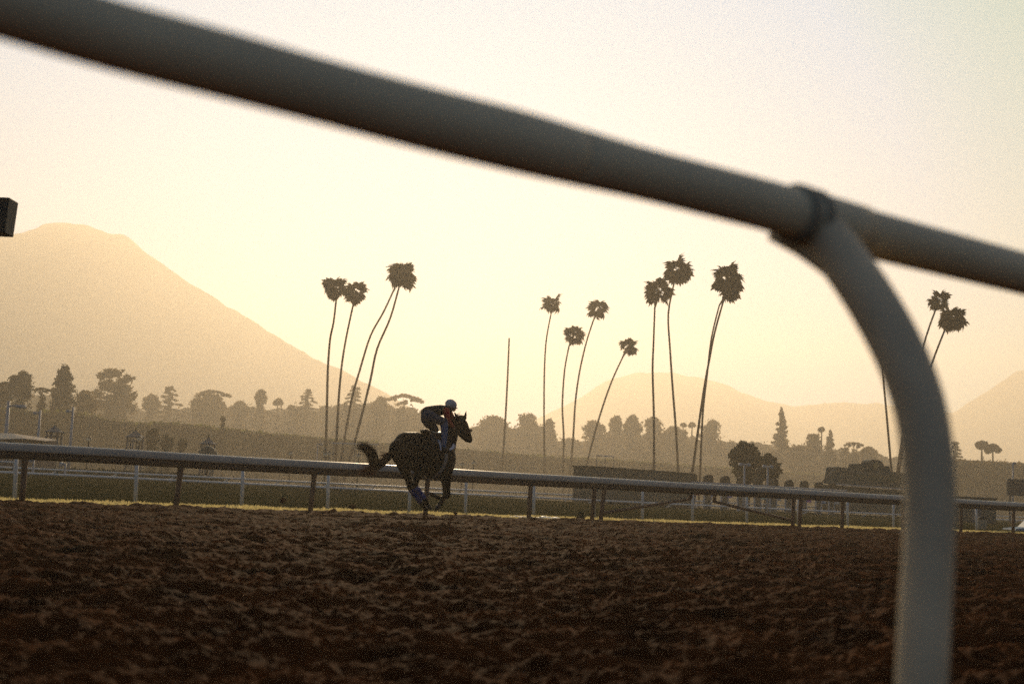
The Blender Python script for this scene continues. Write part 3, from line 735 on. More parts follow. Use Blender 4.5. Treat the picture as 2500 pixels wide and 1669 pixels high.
B.chain([(690, 690, 0, 178, 0.25, 0.235), (800, 718, 0, 208, 0.27, 0.20), (900, 778, 0, 232, 0.285, 0.20), (1000, 815, 0, 252, 0.285, 0.20), (1090, 822, 0, 250, 0.27, 0.18),
         (1160, 815, 0, 228, 0.23, 0.12), (1196, 840, 0, 185, 0.19, 0.10)])
B.chain([(600, 720, 0.07, 120, 0.15), (640, 800, 0.10, 120, 0.14)]); B.chain([(600, 720, -0.07, 120, 0.15), (640, 800, -0.10, 110, 0.12)])
B.chain([(1120, 690, 0, 140, 0.16, 0.16), (1195, 700, 0, 118, 0.13, 0.15), (1222, 600, 0, 108, 0.10, 0.14), (1255, 500, 0, 92, 0.085, 0.12), (1295, 415, 0, 72, 0.075, 0.10), (1335, 375, 0, 58, 0.075)])
B.chain([(1335, 372, 0, 60, 0.08), (1372, 435, 0, 72, 0.085, 0.115), (1400, 492, 0, 58, 0.07, 0.10), (1432, 548, 0, 42, 0.05, 0.07), (1450, 590, 0, 40, 0.052, 0.065), (1452, 606, 0, 38, 0.048, 0.06)])
B.chain([(1362, 505, 0, 78, 0.07, 0.10), (1385, 560, 0, 45, 0.045, 0.06), (1418, 612, 0, 24, 0.035, 0.04)])
for w, a, b in ((-0.07, (1302, 330), (1263, 266)), (0.05, (1400, 332), (1412, 254))):
    B.chain([(a[0], a[1], w, 20, 0.02), ((a[0]*.6+b[0]*.4), (a[1]*.6+b[1]*.4), w, 17, 0.018), ((a[0]*.3+b[0]*.7), (a[1]*.3+b[1]*.7), w, 11, 0.012), (b[0], b[1], w, 4, 0.006)])
B.chain([(1352, 345, 0, 40, .06), (1400, 345, 0.03, 20, .03)])
hl1 = [(640, 800, -.10, 115, .12), (668, 900, -.12, 92, .10), (694, 1000, -.12, 56), (722, 1085, -.12, 40), (742, 1170, -.12, 40), (760, 1200, -.12, 34), (800, 1260, -.12, 26), (855, 1335, -.12, 24), (888, 1378, -.12, 28), (908, 1405, -.12, 22)]
hl2 = [(770, 830, .10, 130, .13), (850, 925, .13, 88, .10), (848, 1005, .13, 52), (815, 1085, .13, 40), (790, 1155, .13, 40), (806, 1180, .13, 34), (850, 1225, .13, 27), (898, 1290, .13, 25), (930, 1345, .13, 29), (952, 1380, .13, 22)]
fl1 = [(1175, 890, .13, 110, .11), (1190, 980, .13, 72, .08), (1190, 1060, .13, 48), (1186, 1150, .13, 38), (1190, 1215, .13, 36), (1192, 1262, .13, 38), (1165, 1292, .13, 28), (1105, 1300, .13, 23), (1065, 1290, .13, 26), (1040, 1272, .13, 22)]
fl2 = [(1160, 900, -.12, 100, .10), (1160, 1010, -.13, 62, .07), (1158, 1090, -.13, 46), (1160, 1180, -.13, 36), (1166, 1250, -.13, 36), (1158, 1285, -.13, 28), (1128, 1330, -.13, 23), (1104, 1365, -.13, 26), (1086, 1388, -.13, 21)]
for c in (hl1, hl2, fl1, fl2): B.chain(c)
body = B.build('body', M_coat, horse, 0.011, 6)
def hoof(pts, name='hoof'):
    q = Blob(); q.chain(pts); return q.build(name, M_hoof, horse, 0.009, 2)
hoof([(908, 1405, -.12, 22), (925, 1424, -.12, 25), (940, 1432, -.12, 20)])
hoof([(952, 1380, .13, 22), (972, 1408, .13, 25), (985, 1422, .13, 22)])
hoof([(1040, 1272, .13, 23), (1010, 1256, .13, 26), (992, 1250, .13, 24)])
hoof([(1086, 1388, -.13, 22), (1070, 1412, -.13, 28), (1058, 1428, -.13, 24)])
for ch, g in ((hl2, 0.012), (hl1, 0.010)):
    q = Blob(); q.chain(ch[5:8], g); q.build('leg_wrap', M_blue, horse, 0.009, 2)

# tail of strands
def strands(name, path, n, m, parent, seed, th=0.0035, stray=0.5, wisp=0.0):
    """path: (qx,qy,w,spread_q) ; hairs follow it"""
    rng = random.Random(seed); bm = bmesh.new(); P = [HP(a, b, c) for a, b, c, d in path]; S = [d*KQ for a, b, c, d in path]
    cm = catmull([(*p, s) for p, s in zip(P, S)], 4); k = len(cm)
    for i in range(n):
        a = rng.random()*6.283; rr = math.sqrt(rng.random()); st = rng.random()**1.5*0.45; en = min(1.0, st+0.45+0.6*rng.random())
        i0 = int(st*(k-1)); i1 = max(i0+3, int(en*(k-1))); pts = []; rad = []
        dr = Vector((rng.gauss(0, 1), rng.gauss(0, 1), rng.gauss(0, 1)))*stray*0.03
        for j in range(i0, i1+1):
            f = (j-i0)/(i1-i0); c = Vector(cm[j][:3]); s = float(cm[j][3])
            pts.append(c+(E*math.cos(a)*0.8+UP*math.sin(a)+N*math.cos(a+1.3)*.7)*s*rr+dr*f*f+Vector((0, 0, -0.03))*wisp*f*f); rad.append(th*(1-0.8*f))
        if len(pts) >= 3: tube(bm, pts, rad, 3, False)
    return bm_obj(name, bm, m, parent, True)
q = Blob(); q.chain([(530, 745, 0, 42), (478, 815, 0, 40), (425, 868, 0, 40), (372, 896, 0, 38), (332, 892, 0, 30), (308, 850, 0, 28), (292, 795, 0, 20), (272, 750, 0, 12)])
q.build('tail', M_coat, horse, 0.012, 4)
tp = [(520, 760, 0, 42), (470, 830, 0, 54), (420, 880, 0, 62), (365, 905, 0, 62), (325, 895, 0, 60), (302, 850, 0, 62), (285, 795, 0, 58), (262, 745, 0, 44), (222, 708, 0, 30), (175, 690, 0, 16), (128, 678, 0, 10)]
strands('tail_hair', tp, 760, M_hair, horse, 3, 0.0030, 1.5)
strands('tail_hair', [(430, 860, 0, 45), (380, 900, 0, 50), (330, 930, 0, 45), (280, 950, 0, 40), (225, 960, 0, 36), (170, 945, 0, 34)], 260, mat('sunlit_brown_hair', (0.40, 0.20, 0.09), 0.6, var=0.4, vscale=9, transl=0.6), horse, 5, 0.0036, 2.2, 1.0)  # sun on the wisps put into the lighter brown hair colour
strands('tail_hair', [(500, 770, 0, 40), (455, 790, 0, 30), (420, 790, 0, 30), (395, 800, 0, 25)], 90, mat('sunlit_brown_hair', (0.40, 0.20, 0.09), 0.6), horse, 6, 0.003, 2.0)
strands('mane', [(1130, 560, 0, 22), (1180, 470, 0, 20), (1230, 395, 0, 16), (1290, 335, 0, 14), (1330, 312, 0, 10)], 160, M_hair, horse, 7, 0.003, 1.0)

from mathutils.bvhtree import BVHTree
def bvh_of(o): return BVHTree.FromPolygons([v.co[:] for v in o.data.vertices], [p.vertices[:] for p in o.data.polygons])
_hb = bvh_of(body)
CAMP = Vector((0, 0, CAMZ))
def hit(qx, qy, off=0.006):
    d = ray(850+qx/4.9, 950+qy/4.9).normalized(); loc, nor, idx, dist = _hb.ray_cast(CAMP, d)
    if loc is None: return HP(qx, qy, 0.25)
    return loc+nor*off
def strap(name, path, width_q, m, thick=0.010, off=0.004, n=5):
    """band laid on the coat along the traced path"""
    pts = catmull([(a, b) for a, b in path], 5); bm = bmesh.new(); prev = None
    for i, (a, b) in enumerate(pts):
        a0, b0 = pts[max(0, i-1)]; a1, b1 = pts[min(len(pts)-1, i+1)]; t = Vector((a1-a0, b1-b0)).normalized(); s = Vector((-t.y, t.x))
        w = width_q[0]+(width_q[1]-width_q[0])*i/(len(pts)-1) if isinstance(width_q, tuple) else width_q
        row = []
        for k in range(n): f = (k/(n-1)-0.5)*w; row.append(hit(a+s.x*f, b+s.y*f, off+thick*0.5))
        back = [hit(a+s.x*(k/(n-1)-0.5)*w, b+s.y*(k/(n-1)-0.5)*w, off-thick*0.5) for k in reversed(range(n))]
        ring = [bm.verts.new(p) for p in row+back]
        if prev:
            for k in range(len(ring)): bm.faces.new((prev[k], prev[(k+1) % len(ring)], ring[(k+1) % len(ring)], ring[k]))
        else: bm.faces.new(ring[::-1])
        prev = ring
    bm.faces.new(prev); return bm_obj(name, bm, m, parent=horse, smooth=True)
strap('girth', [(1172, 770), (1168, 840), (1148, 905), (1115, 968), (1068, 1024), (1010, 1060)], 34, M_girth)
strap('saddle_cloth', [(1035, 600), (1078, 618), (1105, 650), (1120, 690), (1130, 722)], (16, 62), M_cloth)
strap('saddle_cloth', [(1186, 728), (1222, 716), (1252, 694), (1272, 658)], (14, 46), M_cloth)
saddle = Blob(); saddle.chain([(912, 500, 0, 24, 0.13), (950, 525, 0, 34, 0.17), (1020, 545, 0, 38, 0.20), (1090, 540, 0, 36, 0.19), (1130, 520, 0, 30, 0.12)])
saddle.chain([(1010, 560, 0.16, 50, 0.05), (1040, 640, 0.24, 45, 0.03)]); saddle.build('saddle', M_leather, horse, 0.010, 3)
# bridle
def qtube(name, pts, r, m, parent, n=6):
    bm = bmesh.new(); tube(bm, [HP(*p) for p in pts], r, n); return bm_obj(name, bm, m, parent, True)
q = Blob(); q.chain([(1463, 492, 0.0, 20, 0.05), (1425, 505, 0.03, 20, 0.06), (1392, 522, 0.05, 16, 0.045)]); q.build('noseband', mat('noseband_fleece', (0.05, 0.02, 0.015), 0.9), horse, 0.008, 2)
strap('bridle_strap', [(1330, 345), (1350, 410), (1372, 480), (1398, 550), (1412, 590)], 10, M_leather, 0.006)
strap('bridle_strap', [(1330, 385), (1375, 372), (1420, 388)], 9, M_leather, 0.006)
qtube('rein', [(1412, 592, 0.06), (1370, 560, 0.10), (1300, 500, 0.12), (1258, 462, 0.10)], 0.007, M_leather, horse)
qtube('rein', [(1412, 592, -0.06), (1370, 560, -0.10), (1300, 490, -0.12), (1262, 455, -0.08)], 0.007, M_leather, horse)

# ------------------------------------------------------------------ rider
M_skin = mat('skin', (0.32, 0.17, 0.11), 0.6, var=0.15)
M_vest = mat('dark_safety_vest', (0.012, 0.012, 0.013), 0.8, var=0.3, vscale=12, bump=0.3)
M_red = mat('dark_red_sleeve', (0.42, 0.022, 0.016), 0.85, var=0.4, vscale=14, bump=0.3)
M_jean = mat('faded_blue_jeans', (0.045, 0.065, 0.11), 0.9, var=0.35, vscale=16, bump=0.3)
M_chap = mat('grey_blue_chaps', (0.10, 0.145, 0.27), 0.85, var=0.35, vscale=16, bump=0.3)
M_helm = mat('grey_helmet_cover', (0.62, 0.66, 0.68), 0.6, vscale=9, col2=(0.28, 0.31, 0.34))
rider = empty('person', HP(1000, 560, 0))
tag(rider, 'jockey crouched over the racehorse in grey helmet, dark vest, red sleeves and blue jeans', 'person')
torso = [(958, 286, 0, 84, .15), (1020, 262, 0, 70, .145), (1100, 250, 0, 66, .17), (1165, 248, 0, 56, .18), (1195, 235, 0, 34, .06)]
armN = [(1172, 262, .16, 46), (1182, 320, .19, 36), (1196, 382, .20, 31), (1228, 415, .15, 27), (1250, 446, .08, 22)]
armF = [(1195, 262, -.16, 46), (1232, 320, -.18, 38), (1262, 385, -.16, 33), (1262, 425, -.10, 27), (1258, 448, -.06, 22)]
thighN = [(952, 318, .10, 74, .10), (1040, 352, .15, 58), (1140, 388, .19, 47)]
calfN = [(1144, 392, .19, 46), (1152, 470, .21, 43), (1150, 570, .24, 38), (1146, 650, .27, 28), (1144, 690, .28, 25)]
thighF = [(948, 330, -.10, 70, .10), (975, 410, -.15, 55), (1030, 470, -.18, 48)]
calfF = [(1030, 470, -.18, 46), (1060, 560, -.22, 38), (1080, 650, -.26, 28)]
q = Blob()
for c in (torso, armN, armF, thighN, calfN, thighF, calfF): q.chain(c, -0.010)
q.chain([(1195, 235, 0, 32, .05), (1232, 196, 0, 56, .078, .095), (1252, 220, 0, 40, .06), (1262, 240, 0, 26, .045)])
q.chain([(1272, 216, 0, 14, .014), (1284, 226, 0, 9, .012)])                       # nose
q.chain([(1228, 215, .075, 12, .01), (1226, 228, .075, 8, .008)]); q.chain([(1228, 215, -.075, 12, .01), (1226, 228, -.075, 8, .008)])   # ears
for w, hx, hy in ((.08, 1252, 448), (-.06, 1260, 450)):
    q.chain([(hx, hy, w, 20, .026), (hx+10, hy+16, w, 19, .03)])
    for k in range(4):
        f = w+(k-1.5)*0.019; L = (1.0, 1.12, 1.05, 0.85)[k]
        q.chain([(hx+14, hy+18, f, 6, .008), (hx+26*L, hy+24, f, 5.5, .0075), (hx+26*L, hy+36*L, f, 5, .007), (hx+14, hy+36, f, 4.5, .0065)])
    q.chain([(hx+2, hy+8, w-.03, 7, .009), (hx+16, hy+4, w-.035, 6, .008), (hx+26, hy+10, w-.03, 5.5, .007)])
q.build('body', M_skin, rider, 0.0075, 2)
q = Blob(); q.chain(torso[0:4]); q.chain([(1165, 248, -.12, 50), (1165, 248, .12, 50)]); q.build('vest', M_vest, rider, 0.011, 3)
for a in (armN, armF):
    q = Blob(); q.chain(a); q.build('sleeve', M_red, rider, 0.009, 3)
q = Blob(); q.chain([(958, 296, 0, 80, .155), (975, 300, 0, 72, .15)]); q.chain(thighN, 0.004); q.chain(thighF, 0.004); q.chain(calfF[:2], 0.004)
q.chain([(900, 330, 0.05, 28, .06), (905, 380, 0.05, 24, .06), (950, 440, 0.0, 26, .06)])
q.build('jeans', M_jean, rider, 0.010, 3)
q = Blob(); q.chain(calfN, 0.004); q.build('chaps', M_chap, rider, 0.009, 3)
for w, x0, y0 in ((.28, 1140, 706), (-.26, 1080, 665)):
    q = Blob(); q.chain([(x0, y0-8, w, 27, .036), (x0+20, y0+6, w, 22, .038), (x0+55, y0+12, w, 17, .034)]); q.build('boot', M_leather, rider, 0.008, 2)
q = Blob(); q.chain([(1224, 178, 0, 63, .098, .105), (1236, 186, 0, 60, .096, .105)]); q.build('helmet', M_helm, rider, 0.008, 2)
q = Blob(); q.chain([(1270, 222, 0, 8, .075), (1294, 228, 0, 5, .05)]); q.build('helmet_peak', M_vest, rider, 0.006, 1)
q = Blob(); q.chain([(1192, 215, 0, 14, .092, .012), (1240, 236, 0, 9, .09)]); q.build('chin_strap', M_leather, rider, 0.007, 1)
st = qtube('stirrup', [(1120, 640, .27), (1140, 690, .31), (1150, 728, .31), (1190, 728, .31), (1170, 680, .31), (1150, 640, .27)], 0.006, M_girth, horse)

# clods thrown up behind the horse
def clod(px, py, r, Z, seed, label):
    rng = random.Random(seed); bm = bmesh.new(); bmesh.ops.create_icosphere(bm, subdivisions=3, radius=1)
    for v in bm.verts:
        k = 1+0.5*noise.noise(v.co*1.4+Vector((seed, 0, 0)))+0.25*noise.noise(v.co*4+Vector((0, seed, 0))); v.co = v.co*k*r
        v.co.z *= 0.85
    o = bm_obj('dirt_clod', bm, M_dirt, None, True); o.location = W(px, py, Z); tag(o, label, 'dirt clod', 'clods flying behind the horse')
clod(691, 1221, 0.058, 26.5, 1, 'flying dirt clod farther behind the horse, the left and higher one')
clod(860, 1236, 0.056, 26.5, 2, 'flying dirt clod nearer the hind hooves, just above the grass verge')
clod(1112, 1252, 0.030, 25.5, 4, 'small crumb of dirt kicked up beneath the hooves')

# ------------------------------------------------------------------ trackside furniture and far structures
M_steel = mat('galvanised_steel', (0.42, 0.44, 0.48), 0.5, var=0.2, vscale=3)
M_green = mat('dark_green_paint', (0.035, 0.065, 0.058), 0.7, var=0.35, vscale=1.2)
M_green2 = mat('faded_green_panel', (0.085, 0.10, 0.085), 0.8, var=0.3, vscale=0.7)
M_dark = mat('black_box_paint', (0.008, 0.009, 0.008), 0.6)
M_slate = mat('slate_roof', (0.13, 0.15, 0.17), 0.7, var=0.3, vscale=6)
M_opal = mat('opal_glass', (0.85, 0.82, 0.72), 0.3, var=0.05, transl=0.5)  # plain white glass with no glow of its own
M_canvas = mat('cream_canvas', (0.62, 0.52, 0.42), 0.8, var=0.1, transl=0.3)
M_gold = mat('gilt_lettering', (0.28, 0.22, 0.07), 0.6, var=0.4, vscale=2)
M_red2 = mat('red_panel', (0.35, 0.05, 0.04), 0.7)
def gp(px, py, Z): return W(px, py, Z)
def gr_(px, Z, h=GZ):
    p = W(px, hor(px), Z); p.z = h; return p
def wpx(n, Z): return n*Z/FPX

# black loudspeaker box on its own pole at the left edge, pole out of frame
spk = empty('loudspeaker', gr_(-75, 14, 0)); tag(spk, 'black loudspeaker box on a bracket, cut off by the left edge of the frame', 'loudspeaker')
bm = bmesh.new(); c = (gp(-48, 528, 14)+gp(29, 531, 14))/2
box(bm, c, (0.31, 0.26, 0.355), None, 0.008); 
for v in bm.verts: v.co.x += (v.co.z-c.z)*0.06
bm_obj('cabinet', bm, M_dark, spk)
bm = bmesh.new(); box(bm, gp(-9, 491, 14), (0.325, 0.28, 0.018)); bm_obj('lid', bm, M_dark, spk)
bm = bmesh.new(); tube(bm, [gp(1, 492, 14), gp(1, 484, 14)], [0.045, 0.028], 12); bm_obj('knob', bm, M_dark, spk, True)
bm = bmesh.new(); tube(bm, [gr_(-75, 14, -0.02), gp(-75, 480, 14)], 0.04, 10); bm_obj('pole', bm, M_steel, spk, True)
bm = bmesh.new(); tube(bm, [gp(-75, 520, 14), gp(-36, 521, 14)], 0.025, 8); bm_obj('bracket', bm, M_steel, spk, True)

def lamp_post(px, top, Z, arm, side, label, armdrop=8, r=0.10, cat='lamp post'):
    p = gr_(px, Z); t = W(px, top, Z); t.x = p.x
    o = empty('street_lamp', p); tag(o, label, cat)
    bm = bmesh.new(); tube(bm, [p, p.lerp(t, .5), t], [r*1.2, r, r*0.7], 10); bm_obj('pole', bm, M_steel, o, True)
    zt = t.z-wpx(armdrop, Z); L = wpx(arm, Z)
    for s in side:
        bm = bmesh.new(); tube(bm, [Vector((p.x, p.y, zt)), Vector((p.x+s*L*0.6, p.y, zt+0.05))], 0.05, 8); bm_obj('arm', bm, M_steel, o, True)
        bm = bmesh.new(); box(bm, (p.x+s*L*0.72, p.y, zt), (L*0.6, 0.35, 0.20), None, 0.06); bm_obj('lamp_head', bm, M_steel, o)
    return o
lamp_post(7, 978, 88, 42, (1,), 'tall grey lamp post at the left edge with a long arm to the right', 12, 0.13)
lamp_post(86, 1000, 95, 16, (-1,), 'slim lamp post with a short left arm, between the left-edge post and the gazebo', 8, 0.10)
lamp_post(166, 992, 95, 16, (-1,), 'slim lamp post with a short left arm standing right of the first gazebo', 12, 0.10)
lamp_post(1815, 1133, 84, 14, (-1, 1), 'T-shaped lamp post before the near oak, the left of two', 1, 0.07)
lamp_post(1872, 1138, 85, 13, (-1, 1), 'T-shaped lamp post before the near oak, the right of two', 1, 0.07)
lamp_post(158, 1132, 60, 13, (-1,), 'low white flood lamp seen under the brown rail at left', 2, 0.05)
lamp_post(80, 1122, 60, 9, (-1,), 'low white flood lamp nearer the left edge, seen under the brown rail', 2, 0.05)
lamp_post(2472, 1128, 105, 6, (1,), 'thin lamp post above the grey screen at the right edge', 2, 0.07)
lamp_post(770, 1083, 140, 12, (1,), 'faint lamp post with one arm left of the leftmost palm trunk', 1, 0.07)

def gazebo(px, top, hw, Z, label):
    p = gr_(px, Z); R = wpx(hw, Z); tz = W(px, top, Z).z
    o = empty('gazebo', p); tag(o, label, 'gazebo')
    bm = bmesh.new(); k = wpx(1, Z)
    n = 8; prof = [(R*0.05, tz-6*k), (R*0.28, tz-12*k), (R*0.62, tz-18*k), (R*1.02, tz-22*k), (R*1.05, tz-24*k)]
    rings = [[bm.verts.new((p.x+r*math.cos(a), p.y+r*math.sin(a), z)) for a in [2*math.pi*i/n for i in range(n)]] for r, z in prof]
    for a, b in zip(rings, rings[1:]):
        for i in range(n): bm.faces.new((a[i], a[(i+1) % n], b[(i+1) % n], b[i]))
    bm.faces.new(rings[0]); bm_obj('roof', bm, M_slate, o)
    bm = bmesh.new(); tube(bm, [Vector((p.x, p.y, tz-7*k)), Vector((p.x, p.y, tz-3*k)), Vector((p.x, p.y, tz))], [k*2, k*1.2, k*3.2], 8); bm_obj('finial', bm, M_gold, o, True)
    for i in range(n):
        a = 2*math.pi*i/n; q = Vector((p.x+R*0.8*math.cos(a), p.y+R*0.8*math.sin(a), 0)); bm = bmesh.new()
        tube(bm, [Vector((q.x, q.y, GZ)), Vector((q.x, q.y, tz-23*k))], 0.045, 6); bm_obj('post', bm, M_slate, o, True)
    for zz in (tz-33*k,):
        bm = bmesh.new(); tube(bm, [Vector((p.x+R*0.82*math.cos(a), p.y+R*0.82*math.sin(a), zz)) for a in [2*math.pi*i/n for i in range(n+1)]], 0.05, 6); bm_obj('rail_ring', bm, M_slate, o, True)
gazebo(125, 1031, 24, 92, 'leftmost slate-roofed gazebo, beside the cream tent roof')
gazebo(323, 1043, 24, 94, 'middle slate-roofed gazebo with a white lantern beside it')
gazebo(502, 1060, 21, 96, 'rightmost slate-roofed gazebo above the dark green dome')
# dark green dome
bm = bmesh.new(); bmesh.ops.create_uvsphere(bm, u_segments=24, v_segments=12, radius=1.0); p = gr_(503, 90)
for v in bm.verts: v.co = Vector((v.co.x*0.80, v.co.y*0.80, max(0, v.co.z)*1.35))
o = bm_obj('dome_canopy', bm, M_green, None, True); o.location = (p.x, p.y, W(503, 1087, 90).z-1.35); tag(o, 'dark green domed canopy below the rightmost gazebo roof', 'canopy')
bm = bmesh.new(); tube(bm, [Vector((0, 0, GZ-o.location.z)), Vector((0, 0, 0.3))], 0.08, 8); bm_obj('pole', bm, M_dark, None).parent = o

# marquee at the left edge
mq = empty('marquee', gr_(60, 80)); tag(mq, 'low marquee with a sunlit cream roof behind the rail at the left edge', 'tent')
def quadp(name, pts, m, parent, th=0.04):
    bm = bmesh.new(); v = [bm.verts.new(p) for p in pts]; w = [bm.verts.new(p+Vector((0, 0.02, -th))) for p in pts]
    n = len(pts); bm.faces.new(v); bm.faces.new(w[::-1])
    for i in range(n): bm.faces.new((v[i], w[i], w[(i+1) % n], v[(i+1) % n]))
    return bm_obj(name, bm, m, parent)
quadp('roof', [gp(28, 1057, 80), gp(138, 1073, 84), gp(108, 1075, 78), gp(62, 1070, 76)], M_canvas, mq)
quadp('roof', [gp(28, 1057, 80), gp(62, 1070, 76), gp(-40, 1072, 76), gp(-30, 1056, 80)], M_slate, mq)
quadp('side_wall', [gp(62, 1071, 76.2), gp(136, 1077, 82), gr_(136, 82), gr_(62, 76.2)], mat('canvas_wall', (0.16, 0.12, 0.10), 0.9, var=.2), mq)
quadp('side_wall', [gp(-40, 1073, 76.2), gp(62, 1071, 76.2), gr_(62, 76.2), gr_(-40, 76.2)], mat('canvas_wall', (0.16, 0.12, 0.10), 0.9), mq)

def lantern(px, py, Z, label, r=7):
    p = gr_(px, Z); k = wpx(1, Z); z = W(px, py, Z).z; o = empty('lantern_post', p); tag(o, label, 'lantern')
    bm = bmesh.new(); tube(bm, [p, Vector((p.x, p.y, z-r*k*.7))], 0.045, 8); bm_obj('pole', bm, M_dark, o, True)
    bm = bmesh.new(); tube(bm, [Vector((p.x, p.y, z-r*k*0.7)), Vector((p.x, p.y, z-r*k*.3)), Vector((p.x, p.y, z+r*k*0.6))], [r*k*.55, r*k*0.85, r*k*0.95], 10); bm_obj('glass', bm, M_opal, o, True)
    bm = bmesh.new(); tube(bm, [Vector((p.x, p.y, z+r*k*0.62)), Vector((p.x, p.y, z+r*k*0.9)), Vector((p.x, p.y, z+r*k*1.3))], [r*k*1.0, r*k*0.7, r*k*0.1], 10); bm_obj('cap', bm, M_dark, o, True)
for px, py, Z, lab, r in ((210, 1073, 88, 'white lantern with a dark cap between the first two gazebos', 7), (334, 1072, 84, 'white lantern overlapping the middle gazebo', 7),
        (705, 1107, 100, 'white globe lantern above the rail, well left of the palm trunks', 6), (790, 1109, 98, 'left globe of the close pair of lanterns at the foot of the leftmost palm', 6),
        (799, 1107, 104, 'right globe of the close pair of lanterns at the foot of the leftmost palm', 5.5), (871, 1113, 102, 'white globe lantern just left of the horse tail', 6),
        (1125, 1134, 104, 'left globe lantern of two just right of the horse chest', 5.5), (1153, 1130, 110, 'right globe lantern of two just right of the horse chest', 5.5)):
    lantern(px, py, Z, lab, r)

# low white rails in the infield
for px0, px1, y0, y1, Z, lab in ((810, 925, 1081, 1085, 128, 'short white infield rail left of the horse rump'), (1455, 1500, 1111, 1114, 128, 'short pale infield rail left of the straight palm'),
                                  (-60, 38, 1123, 1128, 66, 'short white rail under the brown rail at the left edge')):
    a = gp(px0, y0, Z); b = gp(px1, y1, Z); o = empty('infield_rail', Vector((a.x, a.y, GZ))); tag(o, lab, 'rail fence')
    bm = bmesh.new(); tube(bm, [a, b], 0.05, 6); bm_obj('rail', bm, M_whitepost, o, True)
    for f in (0.05, 0.5, 0.95):
        c = a.lerp(b, f); bm = bmesh.new(); tube(bm, [Vector((c.x, c.y, GZ)), c], 0.03, 6); bm_obj('post', bm, M_slate, o, True)

# starting gate
G0 = gr_(1672, 88); G1 = gr_(2046, 95.5); GE = (G1-G0); GL = GE.length; GE.normalize(); GN = Vector((-GE.y, GE.x, 0))
gate = empty('starting_gate', G0); tag(gate, 'long starting gate with a row of dark rounded padded stall tops', 'starting gate')
tops = [(1690, 1155, 27), (1729, 1158, 27), (1770, 1161, 26), (1810, 1163, 25), (1851, 1165, 25), (1889, 1168, 24), (1926, 1171, 24), (1963, 1173, 23), (1999, 1176, 22), (2031, 1178, 21)]
colr = [(0.5, 0.05, 0.05), (0.6, 0.6, 0.75), (0.08, 0.12, 0.5), (0.55, 0.5, 0.05), (0.10, 0.40, 0.42), (0.25, 0.3, 0.35), (0.6, 0.16, 0.04), (0.35, 0.08, 0.4), (0.25, 0.35, 0.5), (0.5, 0.5, 0.5)]
for i, (px, py, w) in enumerate(tops):
    Z = 88+7.5*(px-1672)/(2046-1672); t = W(px, py, Z); wd = wpx(w, Z)
    bm = bmesh.new(); hgt = wpx(38, Z)
    prof = [(-wd*.50, 0), (-wd*.50, hgt*.55), (-wd*.46, hgt*.80), (-wd*.36, hgt*.94), (-wd*.2, hgt), (wd*.2, hgt), (wd*.36, hgt*.94), (wd*.46, hgt*.80), (wd*.50, hgt*.55), (wd*.50, 0)]
    fr = [bm.verts.new(t+GE*a+UP*(b-hgt)-GN*0.14) for a, b in prof]; bk = [bm.verts.new(t+GE*a*.92+UP*(b*.97-hgt)+GN*0.14) for a, b in prof]
    bm.faces.new(fr[::-1]); bm.faces.new(bk)
    for k in range(len(fr)): bm.faces.new((fr[k], fr[(k+1) % len(fr)], bk[(k+1) % len(fr)], bk[k]))
    bm_obj('stall_pad', bm, mat('pad_vinyl', (0.010, 0.018, 0.016), 0.8), gate)
    m = mat('number_board_%d' % i, colr[i], 0.7)
    bm = bmesh.new(); box(bm, t+UP*(-hgt-0.20)-GN*0.5, (0.38, 0.05, 0.36), (GE, GN, UP), 0.02); bm_obj('number_board', bm, m, gate)
    for s in (-1, 1):
        q = t+GE*s*wd*0.42; bm = bmesh.new(); tube(bm, [Vector((q.x, q.y, GZ)), q-UP*hgt*0.9], 0.06, 6); bm_obj('stall_post', bm, M_steel, gate, True)
    q = t-UP*hgt; bm = bmesh.new(); box(bm, Vector((q.x, q.y, (GZ+0.35+q.z)/2)), (wd*0.8, 0.05, (q.z-GZ-0.5)), (GE, GN, UP), 0.02)
    bm_obj('stall_door', bm, mat('stall_door_mesh', (0.15, 0.15, 0.13), 0.8, var=.3, vscale=3), gate)
for h, r in ((0.0, 0.05), (0.9, 0.04), (2.25, 0.07)):
    bm = bmesh.new(); tube(bm, [G0+UP*h-GN*0.7-GE*0.4, G1+UP*h-GN*0.7], r, 8); bm_obj('beam', bm, M_steel, gate, True)
bm = bmesh.new(); p = gp(1668, 1170, 88); box(bm, p, (0.22, 0.16, 0.62), None, 0.02); bm_obj('end_panel', bm, M_red2, gate)
# carriage lamp above the fifth stall
p = gp(1851, 1160, 90); o = empty('signal_lamp', Vector((p.x, p.y, gp(1851, 1167, 90).z))); tag(o, 'dark ball-shaped signal lamp standing up above the starting gate', 'signal lamp')
bm = bmesh.new(); tube(bm, [gp(1851, 1168, 90), gp(1851, 1156, 90), gp(1851, 1151, 90)], [0.14, 0.07, 0.07], 8); bm_obj('stem', bm, M_green, o, True)
bm = bmesh.new(); bmesh.ops.create_uvsphere(bm, u_segments=14, v_segments=8, radius=0.17); q = bm_obj('lamp', bm, M_dark, o, True); q.location = gp(1851, 1148, 90)-o.location; q.matrix_parent_inverse.identity()

